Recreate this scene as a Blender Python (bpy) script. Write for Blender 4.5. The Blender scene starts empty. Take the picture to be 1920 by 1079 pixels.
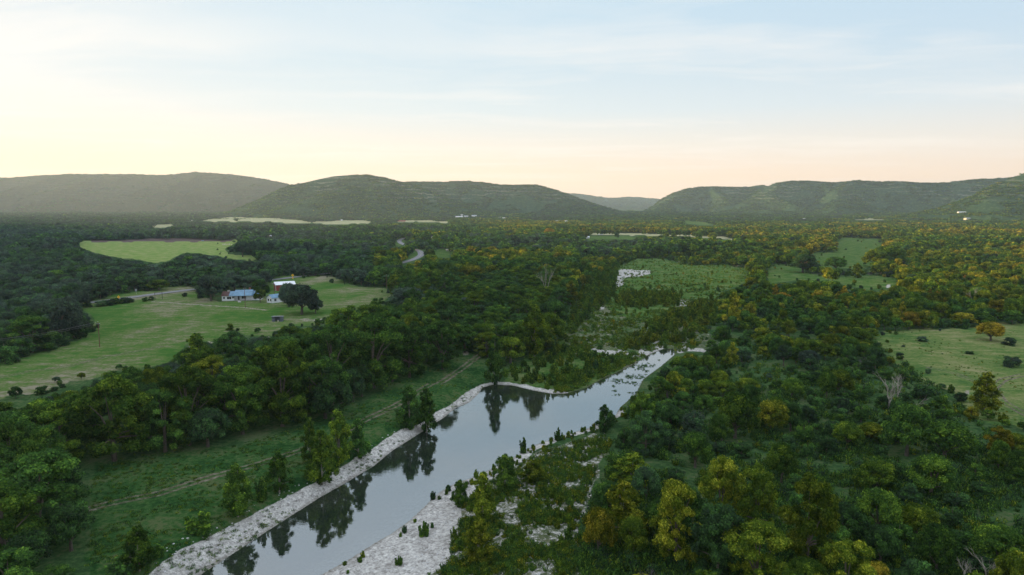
import bpy, bmesh, math, random
import numpy as np
from mathutils import Vector, Matrix
random.seed(7)
RNG = np.random.default_rng(11)
scene = bpy.context.scene
COL = scene.collection

# ---------------------------------------------------------------- camera model
F, CX, CY, CAMZ, HOR = 1280.0, 960.0, 539.5, 55.0, 385.0
PITCH = math.atan((CY-HOR)/F)
CP, SP = math.cos(PITCH), math.sin(PITCH)
WZ = -2.5                                        # river level

def proj(x, y, z):
    dz = z-CAMZ
    d = y*CP-dz*SP
    u = y*SP+dz*CP
    d = np.maximum(d, 0.01)
    return CX+F*x/d, CY-F*u/d, d

def sstep(a, b, v):
    t = np.clip((v-a)/(b-a), 0, 1)
    return t*t*(3-2*t)

def rise(x, y):                                  # the valley floor climbs slowly towards the far hills
    return 13*sstep(1200, 3600, np.hypot(x, y))

def ray(px, py):
    a, b = (px-CX), (CY-py)
    return a, F*CP+b*SP, -F*SP+b*CP             # x, y, z of the ray through a pixel

def ground_at(px, py, z=0.0):                    # pixel -> point on the ground
    rx, ry, rz = ray(px, py)
    zz = z
    for _ in range(12):
        t = (zz-CAMZ)/rz
        if t <= 0 or t*ry > 9000: t = 9000/ry
        zz = z+float(rise(rx*t, ry*t))
    return rx*t, ry*t, zz

def at_depth(px, py, Y):
    rx, ry, rz = ray(px, py)
    t = Y/ry
    return rx*t, Y, CAMZ+rz*t

# ---------------------------------------------------------------- noise
def _h(ix, iy, s):
    h = (ix*374761393+iy*668265263+s*1442695041) & 0xffffffff
    h = ((h ^ (h >> 13))*1274126177) & 0xffffffff
    return ((h ^ (h >> 16)) & 0xffffff)/float(0xffffff)
def vnoise(x, y, s=0):
    x = np.asarray(x, float); y = np.asarray(y, float)
    ix = np.floor(x).astype(np.int64); iy = np.floor(y).astype(np.int64)
    fx = x-ix; fy = y-iy
    fx = fx*fx*(3-2*fx); fy = fy*fy*(3-2*fy)
    a = _h(ix, iy, s); b = _h(ix+1, iy, s); c = _h(ix, iy+1, s); d = _h(ix+1, iy+1, s)
    return (a*(1-fx)+b*fx)*(1-fy)+(c*(1-fx)+d*fx)*fy
def fbm(x, y, s=0, o=4):
    r = 0; a = 0.5; t = 0
    for i in range(o):
        r = r+a*vnoise(x*2**i, y*2**i, s+i*17); t += a; a *= 0.5
    return r/t

# ---------------------------------------------------------------- polygons
def inpoly(px, py, poly):
    px = np.asarray(px, float); py = np.asarray(py, float)
    xs = [p[0] for p in poly]; ys = [p[1] for p in poly]
    out = np.zeros(px.shape, bool)
    bb = (px >= min(xs)) & (px <= max(xs)) & (py >= min(ys)) & (py <= max(ys))
    if not bb.any(): return out
    x = px[bb]; y = py[bb]; c = np.zeros(x.shape, bool)
    n = len(poly)
    for i in range(n):
        x1, y1 = poly[i]; x2, y2 = poly[(i+1) % n]
        if y1 == y2: continue
        cond = ((y1 > y) != (y2 > y)) & (x < (x2-x1)*(y-y1)/(y2-y1)+x1)
        c ^= cond
    out[bb] = c
    return out
def dist_line(x, y, pts):
    d = np.full(np.shape(x), 1e9)
    for (x1, y1), (x2, y2) in zip(pts[:-1], pts[1:]):
        vx, vy = x2-x1, y2-y1
        L = vx*vx+vy*vy+1e-9
        t = np.clip(((x-x1)*vx+(y-y1)*vy)/L, 0, 1)
        d = np.minimum(d, np.hypot(x-x1-t*vx, y-y1-t*vy))
    return d

# --- all outlines below are read off the photograph and laid on the ground plane
WL = [(215,1200),(300,1130),(375,1079),(450,1030),(500,997),(550,965),(600,933),(650,905),(700,875),(735,846),(760,830),(795,808),(830,785),(855,765),(880,755),(898,738)]
WR = [(898,738),(905,727),(925,722),(960,723),(1000,733),(1035,739),(1065,738),(1100,728),(1128,712),(1165,695),(1195,680),(1220,664),(1240,656),(1262,655),(1266,664),(1240,686),(1205,712),(1192,738),(1162,764),(1152,783),(1105,803),(1050,818),(1000,836),(945,868),(900,890),(850,908),(822,925),(800,946),(770,975),(735,1000),(700,1020),(650,1052),(600,1079),(540,1115),(420,1200)]
WLw = [ground_at(a, b, WZ)[:2] for a, b in WL]
WRw = [ground_at(a, b, WZ)[:2] for a, b in WR]
WATw = WLw+WRw[1:]

PASTURE = [(-300,800),(-300,760),(0,683),(70,662),(120,645),(170,624),(176,600),(168,585),(150,574),(160,566),(200,555),(250,548),(300,541),(372,536),(376,556),(415,567),(484,566),(505,545),(500,530),(520,520),(550,516),(600,518),(625,520),(650,533),(700,540),(742,546),(736,556),(720,567),(690,574),(640,585),(605,606),(590,614),(540,612),(510,632),(470,628),(440,620),(400,640),(350,640),(335,668),(300,682),(240,690),(200,702),(150,716),(100,728),(60,736),(20,742)]
FIELD = [(143,459),(155,452),(230,450),(330,447),(440,450),(448,454),(425,464),(427,476),(460,479),(495,483),(467,490),(430,486),(397,481),(373,474),(350,474),(333,482),(310,490),(287,491),(255,486),(207,484),(167,470)]
PLOUGH = [(170,450),(230,449),(330,446),(400,448),(440,449.5),(440,452.5),(330,453.5),(240,454),(170,454)]
PALES = [
 [(373,415),(400,409),(440,406),(500,408),(560,412),(583,415),(585,418),(547,419.5),(520,417),(450,415.5),(400,416)],
 [(585,415),(640,413),(703,414),(690,419.5),(640,421),(590,419)],
 [(168,394.5),(200,392.5),(250,393),(262,396),(235,397.5),(175,397)],
 [(300,391),(345,389),(390,391),(400,394),(350,396),(300,394)],
 [(278,428),(290,421),(322,420),(326,424),(300,428)],
 [(1103,439),(1110,436.5),(1200,437.5),(1290,439.5),(1345,443),(1378,447.5),(1374,450),(1330,446.5),(1280,443.5),(1200,441.5),(1120,440.5)],
 [(1600,412),(1625,410),(1660,411),(1664,413.5),(1610,414)],
 [(745,413.5),(800,413.5),(842,415),(840,418),(780,416),(745,416)],
]
GREENFAR = [
 [(1092,443),(1110,441),(1200,444),(1180,450),(1100,449)],
 [(815,474),(830,468),(843,470),(842,483),(820,482)],
 [(814,532),(830,529),(858,537),(856,545),(822,541)],
 [(742,460),(744,449),(758,446),(763,452),(758,460)],
 [(740,495),(757,488),(774,472),(778,466),(792,466),(796,480),(782,489),(765,496)],
 [(1280,413),(1320,416),(1350,424),(1290,421)],
]
WILD = [   # open, brushy river flats
 [(1150,500),(1180,487),(1240,484),(1300,498),(1360,494),(1400,505),(1398,528),(1350,552),(1335,585),(1330,625),(1300,652),(1262,652),(1215,668),(1165,694),(1128,710),(1100,727),(1066,737),(1000,732),(960,722),(940,720),(960,700),(985,670),(1040,655),(1052,635),(1065,605),(1100,585),(1120,570),(1145,545),(1140,520)],
 [(1570,447),(1600,445),(1648,447),(1652,462),(1640,485),(1635,500),(1600,503),(1560,500),(1525,500),(1513,492),(1520,478),(1570,470)],
 [(1437,500),(1470,495),(1500,500),(1512,512),(1560,520),(1600,517),(1680,520),(1680,535),(1660,543),(1620,544),(1585,540),(1560,528),(1500,525),(1440,530)],
]
RIGHT_PASTURE = [(1632,632),(1660,624),(1700,620),(1800,618),(1840,612),(1920,600),(2150,600),(2150,900),(1990,850),(1920,806),(1870,792),(1838,795),(1790,740),(1760,724),(1712,715),(1690,688),(1660,664)]
BENCH = [(150,1230),(165,1079),(168,1000),(172,870),(235,862),(300,848),(370,842),(440,838),(500,820),(560,803),(600,782),(690,748),(730,722),(800,693),(860,668),(905,658),(915,690),(905,722),(880,737),(840,765),(790,792),(740,818),(690,850),(640,880),(600,905),(550,930),(500,955),(450,982),(400,1008),(330,1040),(270,1082),(160,1200)]
GRAVEL_L = [(60,1260),(160,1190),(270,1082),(330,1036),(400,1003),(450,978),(500,950),(550,926),(600,900),(640,877),(690,846),(740,813),(790,788),(840,762),(870,738),(900,722),(925,716),(965,719),(1005,727),(1050,733),(1066,737),(1060,742),(1000,742),(960,730),(915,735),(880,760),(830,792),(760,838),(700,882),(550,973),(450,1038),(300,1140),(200,1220)]
GRAVEL_R = [(400,1230),(560,1120),(600,1079),(700,1015),(770,968),(820,915),(850,900),(900,882),(945,860),(1000,830),(1060,811),(1105,799),(1150,781),(1165,765),(1170,775),(1120,806),(1050,824),(1010,842),(960,880),(900,915),(868,945),(862,985),(845,1020),(848,1060),(800,1079),(780,1230)]
WEEDBAR = [(780,1230),(800,1079),(848,1060),(845,1020),(862,985),(868,945),(900,915),(960,880),(1010,845),(1050,835),(1115,812),(1150,830),(1125,875),(1105,930),(1085,985),(1090,1040),(1120,1079),(1120,1230)]
WHITES = [
 [(1152,520),(1156,509),(1180,506),(1222,505),(1226,512),(1195,519),(1165,521)],
 [(1152,540),(1154,528),(1170,522),(1176,528),(1160,542)],
 [(1119,582),(1121,568),(1130,562),(1137,568),(1135,582)],
 [(1274,577),(1276,565),(1296,563),(1312,568),(1310,578)],
 [(1068,655),(1110,653),(1165,657),(1200,662),(1196,671),(1170,668),(1120,662),(1070,662)],
 [(1205,655),(1225,645),(1246,640),(1250,652),(1220,664),(1190,672)],
 [(1268,652),(1288,632),(1296,640),(1290,655),(1330,656),(1360,656),(1360,659),(1300,663),(1266,663)],
 [(1215,628),(1213,610),(1222,604),(1227,622)],
 [(1657,541),(1663,535),(1672,534),(1668,541)],
 [(1590,722),(1600,721),(1601,724)],
]
SPECK = [   # gravel showing through thin grass
 [(1052,655),(1075,615),(1100,598),(1150,592),(1230,600),(1280,600),(1330,620),(1360,640),(1340,655),(1230,662),(1150,660)],
 [(1085,600),(1105,560),(1130,555),(1150,575),(1140,600)],
 [(1255,585),(1270,560),(1320,555),(1335,570),(1320,590)],
 [(1130,715),(1165,690),(1220,660),(1255,655),(1260,670),(1200,712),(1150,730),(1105,732)],
]
DIRTS = [[(500,599),(502,595.5),(520,597),(515,600)],[(546,598),(565,597),(625,594),(592,604),(570,602)],[(345,665),(360,645),(405,635),(420,648),(380,668),(330,672)],
 [(478,636),(505,632),(508,642),(480,648)],[(360,630),(375,628),(390,632)],[(855,660),(880,657),(895,664),(870,668)],
 [(1800,735),(1815,730),(1822,738)]]
YARD_PATH = [(285,566),(318,568),(360,571),(410,575),(460,578),(498,582)]
TRACKS = [[(120,968),(200,945),(300,925),(400,893),(480,872),(560,846),(630,818),(690,785),(750,756),(800,725),(850,695),(905,662)],
          [(0,707),(60,695),(130,686),(200,668),(300,650)],
          [(1988,700),(1920,702),(1880,712),(1862,728),(1880,752),(1920,775),(2000,815)],[(1745,690),(1790,700),(1830,715),(1862,728)]]
ROAD = [(-350,650),(-100,606),(40,583),(165,569),(250,558),(310,550),(375,542.5),(450,534),(500,527.5),(550,521),(620,513),(680,505),(720,500),(745,496),(766,490),(780,485),(789,479),(787,472),(776,467),(762,461),(751,456),(749,451.5),(760,447),(790,442),(830,436)]
NOTREES = [PASTURE, FIELD, RIGHT_PASTURE, BENCH, GRAVEL_L, GRAVEL_R, WEEDBAR]+PALES+GREENFAR+WILD+WHITES+[[(480,1000),(760,820),(900,722),(1262,655),(1266,664),(1190,740),(1050,818),(800,946),(560,1110),(300,1110)]]

# pixel-space rasters of the outlines (half resolution, generously past the frame)
X0, Y0, RS = -900, 386, 2.0
RW, RH = 1900, 460
gx, gy = np.meshgrid(X0+RS*np.arange(RW), Y0+RS*np.arange(RH))
wx = (fbm(gx/26, gy/13, 61, 3)-0.5)*np.clip((gy-385)*0.16, 3, 34)
wy = (fbm(gx/26, gy/13, 62, 3)-0.5)*np.clip((gy-385)*0.07, 0.8, 16)
prot = inpoly(gx, gy, [(60,1300),(170,1110),(380,980),(500,930),(690,830),(880,722),(1262,645),(1290,668),(1210,760),(1120,815),(920,900),(860,985),(845,1060),(780,1300)])
wx[prot] *= 0.3; wy[prot] *= 0.3
def raster(polys, blur=1):
    m = np.zeros((RH, RW), np.float32)
    for p in polys:
        m[inpoly(gx+wx, gy+wy, p)] = 1
    for _ in range(blur):
        q = np.pad(m, 1, mode='edge')
        m = (q[:-2, 1:-1]+q[2:, 1:-1]+q[1:-1, :-2]+q[1:-1, 2:]+2*m)/6
    return m
def sample(m, px, py):
    i = np.clip((np.asarray(py)-Y0)/RS, 0, RH-1.001); j = np.clip((np.asarray(px)-X0)/RS, 0, RW-1.001)
    i0 = i.astype(int); j0 = j.astype(int); fi = i-i0; fj = j-j0
    return (m[i0, j0]*(1-fj)+m[i0, j0+1]*fj)*(1-fi)+(m[i0+1, j0]*(1-fj)+m[i0+1, j0+1]*fj)*fi
M_OPEN = raster(NOTREES+[[(412,541),(486,541),(486,568),(412,568)],[(500,525),(560,525),(560,572),(500,572)]], 0)
M_PAST = raster([PASTURE], 3)
M_FIELD = raster([FIELD], 1)
M_PALE = raster(PALES, 1)
M_WILD = raster(WILD+GREENFAR, 3)
M_RP = raster([RIGHT_PASTURE], 4)
M_BENCH = raster([BENCH], 4)
M_GRAV = raster([GRAVEL_L, GRAVEL_R]+WHITES, 5)
M_HALF = raster([WEEDBAR]+SPECK, 5)
M_DIRT = raster(DIRTS, 2)
M_PLOUGH = raster([PLOUGH], 1)

def to_world(line, z=0): return [ground_at(a, b, z)[:2] for a, b in line]
TRACKw = [to_world(t) for t in TRACKS]
PATHw = to_world(YARD_PATH)
ROADw = to_world(ROAD)
def dist_tracks(x, y, lines, half=0.95):
    d = np.full(np.shape(x), 1e9)
    for L in lines: d = np.minimum(d, np.abs(dist_line(x, y, L)-half))
    return d

LAG = -2.5
def terrain(x, y):
    x = np.asarray(x, float); y = np.asarray(y, float)
    z = rise(x, y)+0.9*(fbm(x/90, y/90, 3)-0.5)*sstep(0, 60, np.abs(dist_near_river(x, y)))
    m = (y < 420) & (np.abs(x) < 420)
    if m.any():
        xm, ym = x[m], y[m]
        dl = dist_line(xm, ym, WLw); dr = dist_line(xm, ym, WRw)
        wob = 0.35*(fbm(xm/6, ym/6, 5)-0.5)
        inside = inpoly(xm, ym, WATw)
        d = np.minimum(dl, dr)
        left = WZ+np.minimum(0.40*dl, 2.5)
        right = WZ+np.minimum(0.10*dr**0.9, 2.5)
        bank = np.where(dl < dr, left, right)+wob*np.clip(d/3, 0, 1)
        bed = WZ-np.minimum(0.16*d, 1.3)-0.03
        zz = np.where(inside, bed, np.maximum(bank, WZ+0.02+0.02*d))
        z = z.copy(); z[m] = np.where(inside | (d < 60), np.where(inside, bed, np.minimum(zz, 0)+z[m]*sstep(10, 60, d)), z[m])
    return z
def dist_near_river(x, y):
    return np.full(np.shape(x), 60.0)

# ---------------------------------------------------------------- object helpers
def tag(o, label=None, cat=None, group=None, kind=None):
    if label: o['label'] = label
    if cat: o['category'] = cat
    if group: o['group'] = group
    if kind: o['kind'] = kind
    return o
def mesh_np(name, v, f, mat=None, attrs=None, smooth=False):
    v = np.asarray(v, np.float32); f = np.asarray(f, np.int32)
    me = bpy.data.meshes.new(name)
    k = f.shape[1]
    me.vertices.add(len(v)); me.vertices.foreach_set('co', v.ravel())
    me.loops.add(f.size); me.loops.foreach_set('vertex_index', f.ravel())
    me.polygons.add(len(f))
    me.polygons.foreach_set('loop_start', np.arange(0, f.size, k, dtype=np.int32))
    if smooth: me.polygons.foreach_set('use_smooth', np.ones(len(f), bool))
    for n, a in (attrs or {}).items():
        at = me.attributes.new(n, 'FLOAT', 'POINT'); at.data.foreach_set('value', np.asarray(a, np.float32))
    me.update(calc_edges=True)
    if mat: me.materials.append(mat)
    return me
def link(name, me, parent=None, loc=None):
    o = bpy.data.objects.new(name, me); COL.objects.link(o)
    if parent: o.parent = parent
    if loc is not None: o.location = loc
    return o
class MB:
    """collects boxes, tubes and free faces; build() links them as one mesh"""
    def __init__(s): s.v = []; s.f = []
    def add(s, vs, fs):
        n = len(s.v); s.v += [tuple(p) for p in vs]; s.f += [tuple(i+n for i in q) for q in fs]
    def box(s, x0, x1, y0, y1, z0, z1):
        s.add([(x0,y0,z0),(x1,y0,z0),(x1,y1,z0),(x0,y1,z0),(x0,y0,z1),(x1,y0,z1),(x1,y1,z1),(x0,y1,z1)],
              [(0,3,2,1),(4,5,6,7),(0,1,5,4),(1,2,6,5),(2,3,7,6),(3,0,4,7)])
    def prism(s, prof, x0, x1):          # profile in (y, z), swept along x
        n = len(prof)
        s.add([(x0, a, b) for a, b in prof]+[(x1, a, b) for a, b in prof],
              [tuple(range(n))[::-1], tuple(range(n, 2*n))]+[(i, (i+1) % n, (i+1) % n+n, i+n) for i in range(n)])
    def tube(s, pts, rads, k=6):
        pts = [Vector(p) for p in pts]; n0 = len(s.v)
        for i, p in enumerate(pts):
            d = (pts[min(i+1, len(pts)-1)]-pts[max(i-1, 0)]).normalized()
            a = d.orthogonal().normalized(); b = d.cross(a)
            for j in range(k):
                t = 2*math.pi*j/k
                s.v.append(tuple(p+(a*math.cos(t)+b*math.sin(t))*rads[i]))
        for i in range(len(pts)-1):
            for j in range(k):
                s.f.append((n0+i*k+j, n0+i*k+(j+1) % k, n0+(i+1)*k+(j+1) % k, n0+(i+1)*k+j))
        s.f.append(tuple(n0+j for j in range(k))[::-1]); e = n0+(len(pts)-1)*k
        s.f.append(tuple(e+j for j in range(k)))
    def mesh(s, name, mat):
        me = bpy.data.meshes.new(name); me.from_pydata(s.v, [], s.f); me.update()
        me.materials.append(mat); return me
    def build(s, name, mat, parent=None, loc=None): return link(name, s.mesh(name, mat), parent, loc)
def empty(name, loc, rz=0.0, scale=None):
    o = bpy.data.objects.new(name, None); COL.objects.link(o); o.location = loc; o.rotation_euler = (0, 0, rz)
    o.empty_display_size = 1
    if scale is not None: o.scale = scale
    return o

# ---------------------------------------------------------------- materials
def newmat(name):
    m = bpy.data.materials.new(name); m.use_nodes = True
    nt = m.node_tree; nt.nodes.clear(); return m, nt
class N:
    def __init__(s, nt): s.nt = nt
    def __call__(s, typ, ins=None, **kw):
        n = s.nt.nodes.new(typ)
        for k, v in kw.items(): setattr(n, k, v)
        for k, v in (ins or {}).items():
            sock = n.inputs[k]
            if isinstance(v, bpy.types.NodeSocket): s.nt.links.new(v, sock)
            elif isinstance(v, bpy.types.Node): s.nt.links.new(v.outputs[0], sock)
            else: sock.default_value = v
        return n
    def ramp(s, fac, stops):
        n = s.nt.nodes.new('ShaderNodeValToRGB'); e = n.color_ramp.elements
        while len(e) < len(stops): e.new(0.5)
        for i, (p, c) in enumerate(stops): e[i].position = p; e[i].color = tuple(c)+(1,)
        s.nt.links.new(fac.outputs[0] if isinstance(fac, bpy.types.Node) else fac, n.inputs[0]); return n
    def mix(s, f, a, b, blend='MIX'):
        n = s.nt.nodes.new('ShaderNodeMix'); n.data_type = 'RGBA'; n.blend_type = blend
        for i, v in ((0, f), (6, a), (7, b)):
            if isinstance(v, bpy.types.NodeSocket): s.nt.links.new(v, n.inputs[i])
            elif isinstance(v, bpy.types.Node): s.nt.links.new(v.outputs[2] if v.bl_idname == 'ShaderNodeMix' else v.outputs[0], n.inputs[i])
            elif isinstance(v, tuple): n.inputs[i].default_value = v+(1,)
            else: n.inputs[i].default_value = v
        return n.outputs[2]
    def math(s, op, a, b=0.0, c=None, clamp=False):
        n = s.nt.nodes.new('ShaderNodeMath'); n.operation = op; n.use_clamp = clamp
        for i, v in enumerate((a, b, c)):
            if v is None: continue
            if isinstance(v, bpy.types.NodeSocket): s.nt.links.new(v, n.inputs[i])
            elif isinstance(v, bpy.types.Node): s.nt.links.new(v.outputs[0], n.inputs[i])
            else: n.inputs[i].default_value = v
        return n.outputs[0]
    def maprange(s, v, a, b, c=0.0, d=1.0):
        return s('ShaderNodeMapRange', {'Value': v, 'From Min': a, 'From Max': b, 'To Min': c, 'To Max': d}).outputs[0]
    def noise(s, vec, scale, detail=4, rough=0.55, out=0):
        return s('ShaderNodeTexNoise', {'Vector': vec, 'Scale': scale, 'Detail': detail, 'Roughness': rough}).outputs[out]
def plain(name, col, rough=0.7, vary=0.25, scale=1.5, metal=0.0):
    m, nt = newmat(name); n = N(nt)
    tc = n('ShaderNodeTexCoord')
    nz = n.noise(tc.outputs['Object'], scale, 5)
    f = n.maprange(nz, 0.3, 0.7, 1-vary, 1+vary*0.4)
    c = n.mix(1.0, tuple(col), n('ShaderNodeCombineColor', {0: f, 1: f, 2: f}), 'MULTIPLY')
    b = n('ShaderNodeBsdfPrincipled', {'Base Color': c, 'Roughness': rough, 'Metallic': metal})
    n('ShaderNodeOutputMaterial', {'Surface': b}); return m
# foliage: colour from the tree's tint, varied leaf by leaf
def foliage(name, stops, trans=0.32):
    m, nt = newmat(name); n = N(nt)
    ti = n('ShaderNodeAttribute', attribute_type='INSTANCER', attribute_name='tint')
    lv = n('ShaderNodeAttribute', attribute_type='GEOMETRY', attribute_name='lv')
    t = n.math('ADD', ti.outputs['Fac'], n.math('MULTIPLY', n.math('SUBTRACT', lv.outputs['Fac'], 0.5), 0.32))
    col = n.ramp(t, stops)
    rnd = n('ShaderNodeObjectInfo').outputs['Random']
    f = n.math('ADD', n.math('MULTIPLY', n.math('POWER', lv.outputs['Fac'], 2.2), 1.45), 0.45)
    f = n.math('MULTIPLY', f, n.math('ADD', n.math('MULTIPLY', rnd, 0.75), 0.72))
    c = n.mix(1.0, col, n('ShaderNodeCombineColor', {0: f, 1: f, 2: f}), 'MULTIPLY')
    d = n('ShaderNodeBsdfDiffuse', {'Color': c}); tr = n('ShaderNodeBsdfTranslucent', {'Color': c})
    mx = n('ShaderNodeMixShader', {0: trans, 1: d, 2: tr})
    n('ShaderNodeOutputMaterial', {'Surface': mx}); return m
LEAF = [(0.0,(0.080,0.114,0.088)),(0.2,(0.055,0.114,0.044)),(0.4,(0.062,0.145,0.026)),(0.58,(0.115,0.178,0.017)),(0.75,(0.215,0.220,0.020)),(0.9,(0.36,0.275,0.028)),(1.0,(0.36,0.20,0.035))]
M_LEAF = foliage('leaves', LEAF)
M_BARK = plain('bark', (0.13,0.105,0.08), 0.9, 0.5, 2.0)
M_PALEBARK = plain('pale_bark', (0.36,0.32,0.27), 0.85, 0.5, 1.5)
M_TWIG = plain('grey_twigs', (0.17,0.155,0.16), 0.9, 0.4, 2.0)
M_WHITE = plain('white_paint', (0.78,0.79,0.80), 0.6, 0.12, 0.8)
M_BLUEROOF = plain('blue_metal_roof', (0.13,0.27,0.40), 0.45, 0.35, 0.5)
M_RUST = plain('rusty_roof', (0.13,0.065,0.055), 0.8, 0.5, 1.2)
M_WROOF = plain('white_metal_roof', (0.80,0.82,0.85), 0.4, 0.15, 0.4)
M_GROOF = plain('grey_metal_roof', (0.42,0.46,0.52), 0.45, 0.2, 0.5)
M_RED = plain('red_siding', (0.30,0.045,0.035), 0.7, 0.3, 1.0)
M_GLASS = plain('window_glass', (0.02,0.025,0.03), 0.15, 0.3, 2.0)
M_DARK = plain('dark_steel', (0.05,0.045,0.045), 0.5, 0.3, 2.0)
M_CONC = plain('concrete', (0.38,0.36,0.33), 0.85, 0.3, 0.8)
M_BRICK = plain('red_brick', (0.28,0.12,0.09), 0.85, 0.4, 3.0)
M_GREYWOOD = plain('weathered_boards', (0.13,0.15,0.17), 0.85, 0.5, 1.5)
M_POLE = plain('brown_pole_wood', (0.16,0.075,0.05), 0.85, 0.3, 2.0)
M_YELLOW = plain('yellow_sign_face', (0.90,0.48,0.01), 0.5, 0.05, 2.0)
M_STEEL = plain('galvanised_steel', (0.5,0.52,0.54), 0.4, 0.15, 2.0, 0.5)
M_WIRE = plain('wire', (0.10,0.11,0.13), 0.5, 0.1, 2.0)
M_CREAM = plain('cream_siding', (0.62,0.58,0.45), 0.7, 0.15, 1.0)
M_COW = plain('white_hide', (0.75,0.72,0.66), 0.8, 0.2, 1.0)
# ---------------------------------------------------------------- ground
def make_ground():
    Y = [18.0]
    while Y[-1] < 9300:
        y = Y[-1]
        r = 1.006 if y < 60 else 1.0036 if y < 330 else 1.006 if y < 700 else 1.010 if y < 2500 else 1.03
        Y.append(y*r)
    Y = np.array(Y)
    T = np.concatenate([np.linspace(-2.2, -0.95, 60, endpoint=False), np.linspace(-0.95, 0.95, 800, endpoint=False), np.linspace(0.95, 2.2, 60)])
    yy, tt = np.meshgrid(Y, T, indexing='ij')
    xx = np.clip(tt*yy, -8500, 8500)
    x = xx.ravel(); y = yy.ravel()
    z = terrain(x, y)
    px, py, _ = proj(x, y, z)
    # outlines are laid on the plane z=0, so look them up through the plane, but river banks at their own height
    near = (y < 420)
    at = {}
    for nme, m in (('m_pasture', M_PAST), ('m_field', M_FIELD), ('m_pale', M_PALE), ('m_wild', M_WILD), ('m_dry', M_RP),
                   ('m_bench', M_BENCH), ('m_gravel', M_GRAV), ('m_half', M_HALF), ('m_dirt', M_DIRT), ('m_plough', M_PLOUGH)):
        at[nme] = sample(m, px, py)
    dw = np.full(x.shape, 99.0)
    m = near & (np.abs(x) < 420)
    dw[m] = np.minimum(dist_line(x[m], y[m], WLw), dist_line(x[m], y[m], WRw))
    inside = np.zeros(x.shape, bool); inside[m] = inpoly(x[m], y[m], WATw)
    edge = np.where(inside, 1.0, 1-sstep(0.5, 2.2, dw))
    far_end = (px > 1125) & (py < 800)
    edge = np.where(far_end | ((px > 1066) & (py < 760)), edge*0.15, edge)
    at['m_deep'] = np.where(inside, sstep(1.0, 7.5, dw), 0.0)
    at['m_gravel'] = np.maximum(at['m_gravel'], edge)
    at['m_wet'] = np.where(inside, 1.0, (1-sstep(0.1, 0.9, dw)))
    tr = np.zeros(x.shape); mm = y < 420
    tr[mm] = 1-sstep(0.25, 0.75, dist_tracks(x[mm], y[mm], TRACKw))
    tr2 = np.zeros(x.shape); mm = (y < 700) & (y > 250)
    tr2[mm] = 1-sstep(0.6, 1.9, dist_line(x[mm], y[mm], PATHw))
    at['m_track'] = tr*0.8
    at['m_dirt'] = np.maximum(at['m_dirt'], tr2*1.1)
    nr, nc = xx.shape
    i = np.arange(nr*nc).reshape(nr, nc)
    f = np.stack([i[:-1, :-1], i[:-1, 1:], i[1:, 1:], i[1:, :-1]], -1).reshape(-1, 4)
    v = np.stack([x, y, z], 1)
    m, nt = newmat('ground_cover'); n = N(nt)
    A = lambda k: n('ShaderNodeAttribute', attribute_type='GEOMETRY', attribute_name=k).outputs['Fac']
    P = n('ShaderNodeNewGeometry').outputs['Position']
    nb = n.noise(P, 0.018, 5); nm = n.noise(P, 0.11, 5, 0.65); nf = n.noise(P, 0.9, 4, 0.7); nff = n.noise(P, 3.5, 3, 0.7)
    def blend(base, col, mask, lo=0.35, hi=0.65, nz=nm, amp=0.6):
        k = n.math('ADD', mask, n.math('MULTIPLY', n.math('SUBTRACT', nz, 0.5), amp))
        return n.mix(n.maprange(k, lo, hi), base, col)
    def three(nz, a, b, c, lo=0.36, hi=0.64): return n.ramp(nz, [(lo, a), ((lo+hi)/2, b), (hi, c)])
    ex = lambda v, g: n.math('ADD', n.math('MULTIPLY', n.math('SUBTRACT', v, 0.5), g), 0.5)
    mixn = ex(n.math('ADD', n.math('MULTIPLY', nm, 0.5), n.math('MULTIPLY', nf, 0.5)), 1.7)
    floor_ = three(mixn, (0.030,0.068,0.024), (0.055,0.112,0.036), (0.105,0.130,0.058))
    c = floor_
    c = blend(c, three(mixn, (0.042,0.110,0.026), (0.080,0.155,0.034), (0.16,0.19,0.075)), A('m_wild'))
    bench = three(mixn, (0.018,0.056,0.016), (0.040,0.105,0.026), (0.095,0.125,0.050))
    c = blend(c, bench, A('m_bench'))
    big = n.noise(n('ShaderNodeMapping', {'Vector': P, 'Scale': (1, 0.55, 1)}).outputs[0], 0.03, 6, 0.6)
    pm = n.math('ADD', n.math('ADD', n.math('MULTIPLY', big, 0.42), n.math('MULTIPLY', n.noise(n('ShaderNodeMapping', {'Vector': P, 'Scale': (0.6, 1.2, 1)}).outputs[0], 0.22, 5, 0.65), 0.34)), n.math('MULTIPLY', nf, 0.24))
    pm = ex(pm, 2.1)
    past = n.ramp(pm, [(0.36,(0.052,0.140,0.026)),(0.46,(0.084,0.160,0.034)),(0.53,(0.125,0.175,0.055)),(0.60,(0.18,0.19,0.095)),(0.68,(0.27,0.245,0.17))])
    c = blend(c, past, A('m_pasture'), nz=nf, amp=0.4)
    dry = n.ramp(pm, [(0.34,(0.060,0.13,0.034)),(0.46,(0.115,0.18,0.05)),(0.56,(0.18,0.21,0.075)),(0.68,(0.27,0.26,0.13))])
    c = blend(c, dry, A('m_dry'), nz=nf, amp=0.4)
    fld = n.ramp(n.math('ADD', n.math('MULTIPLY', nm, 0.7), n.math('MULTIPLY', nf, 0.3)), [(0.40,(0.13,0.24,0.05)),(0.5,(0.22,0.30,0.08)),(0.60,(0.33,0.32,0.15))])
    c = blend(c, fld, A('m_field'), nz=nf, amp=0.2)
    c = blend(c, (0.13,0.095,0.085), A('m_plough'), nz=nf, amp=0.2)
    c = blend(c, three(nm, (0.26,0.28,0.14), (0.40,0.39,0.22), (0.50,0.47,0.30)), A('m_pale'), nz=nf, amp=0.3)
    # limestone gravel: cell by cell colour
    vo = n('ShaderNodeTexVoronoi', {'Vector': P, 'Scale': 3.6, 'Randomness': 1.0})
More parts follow.
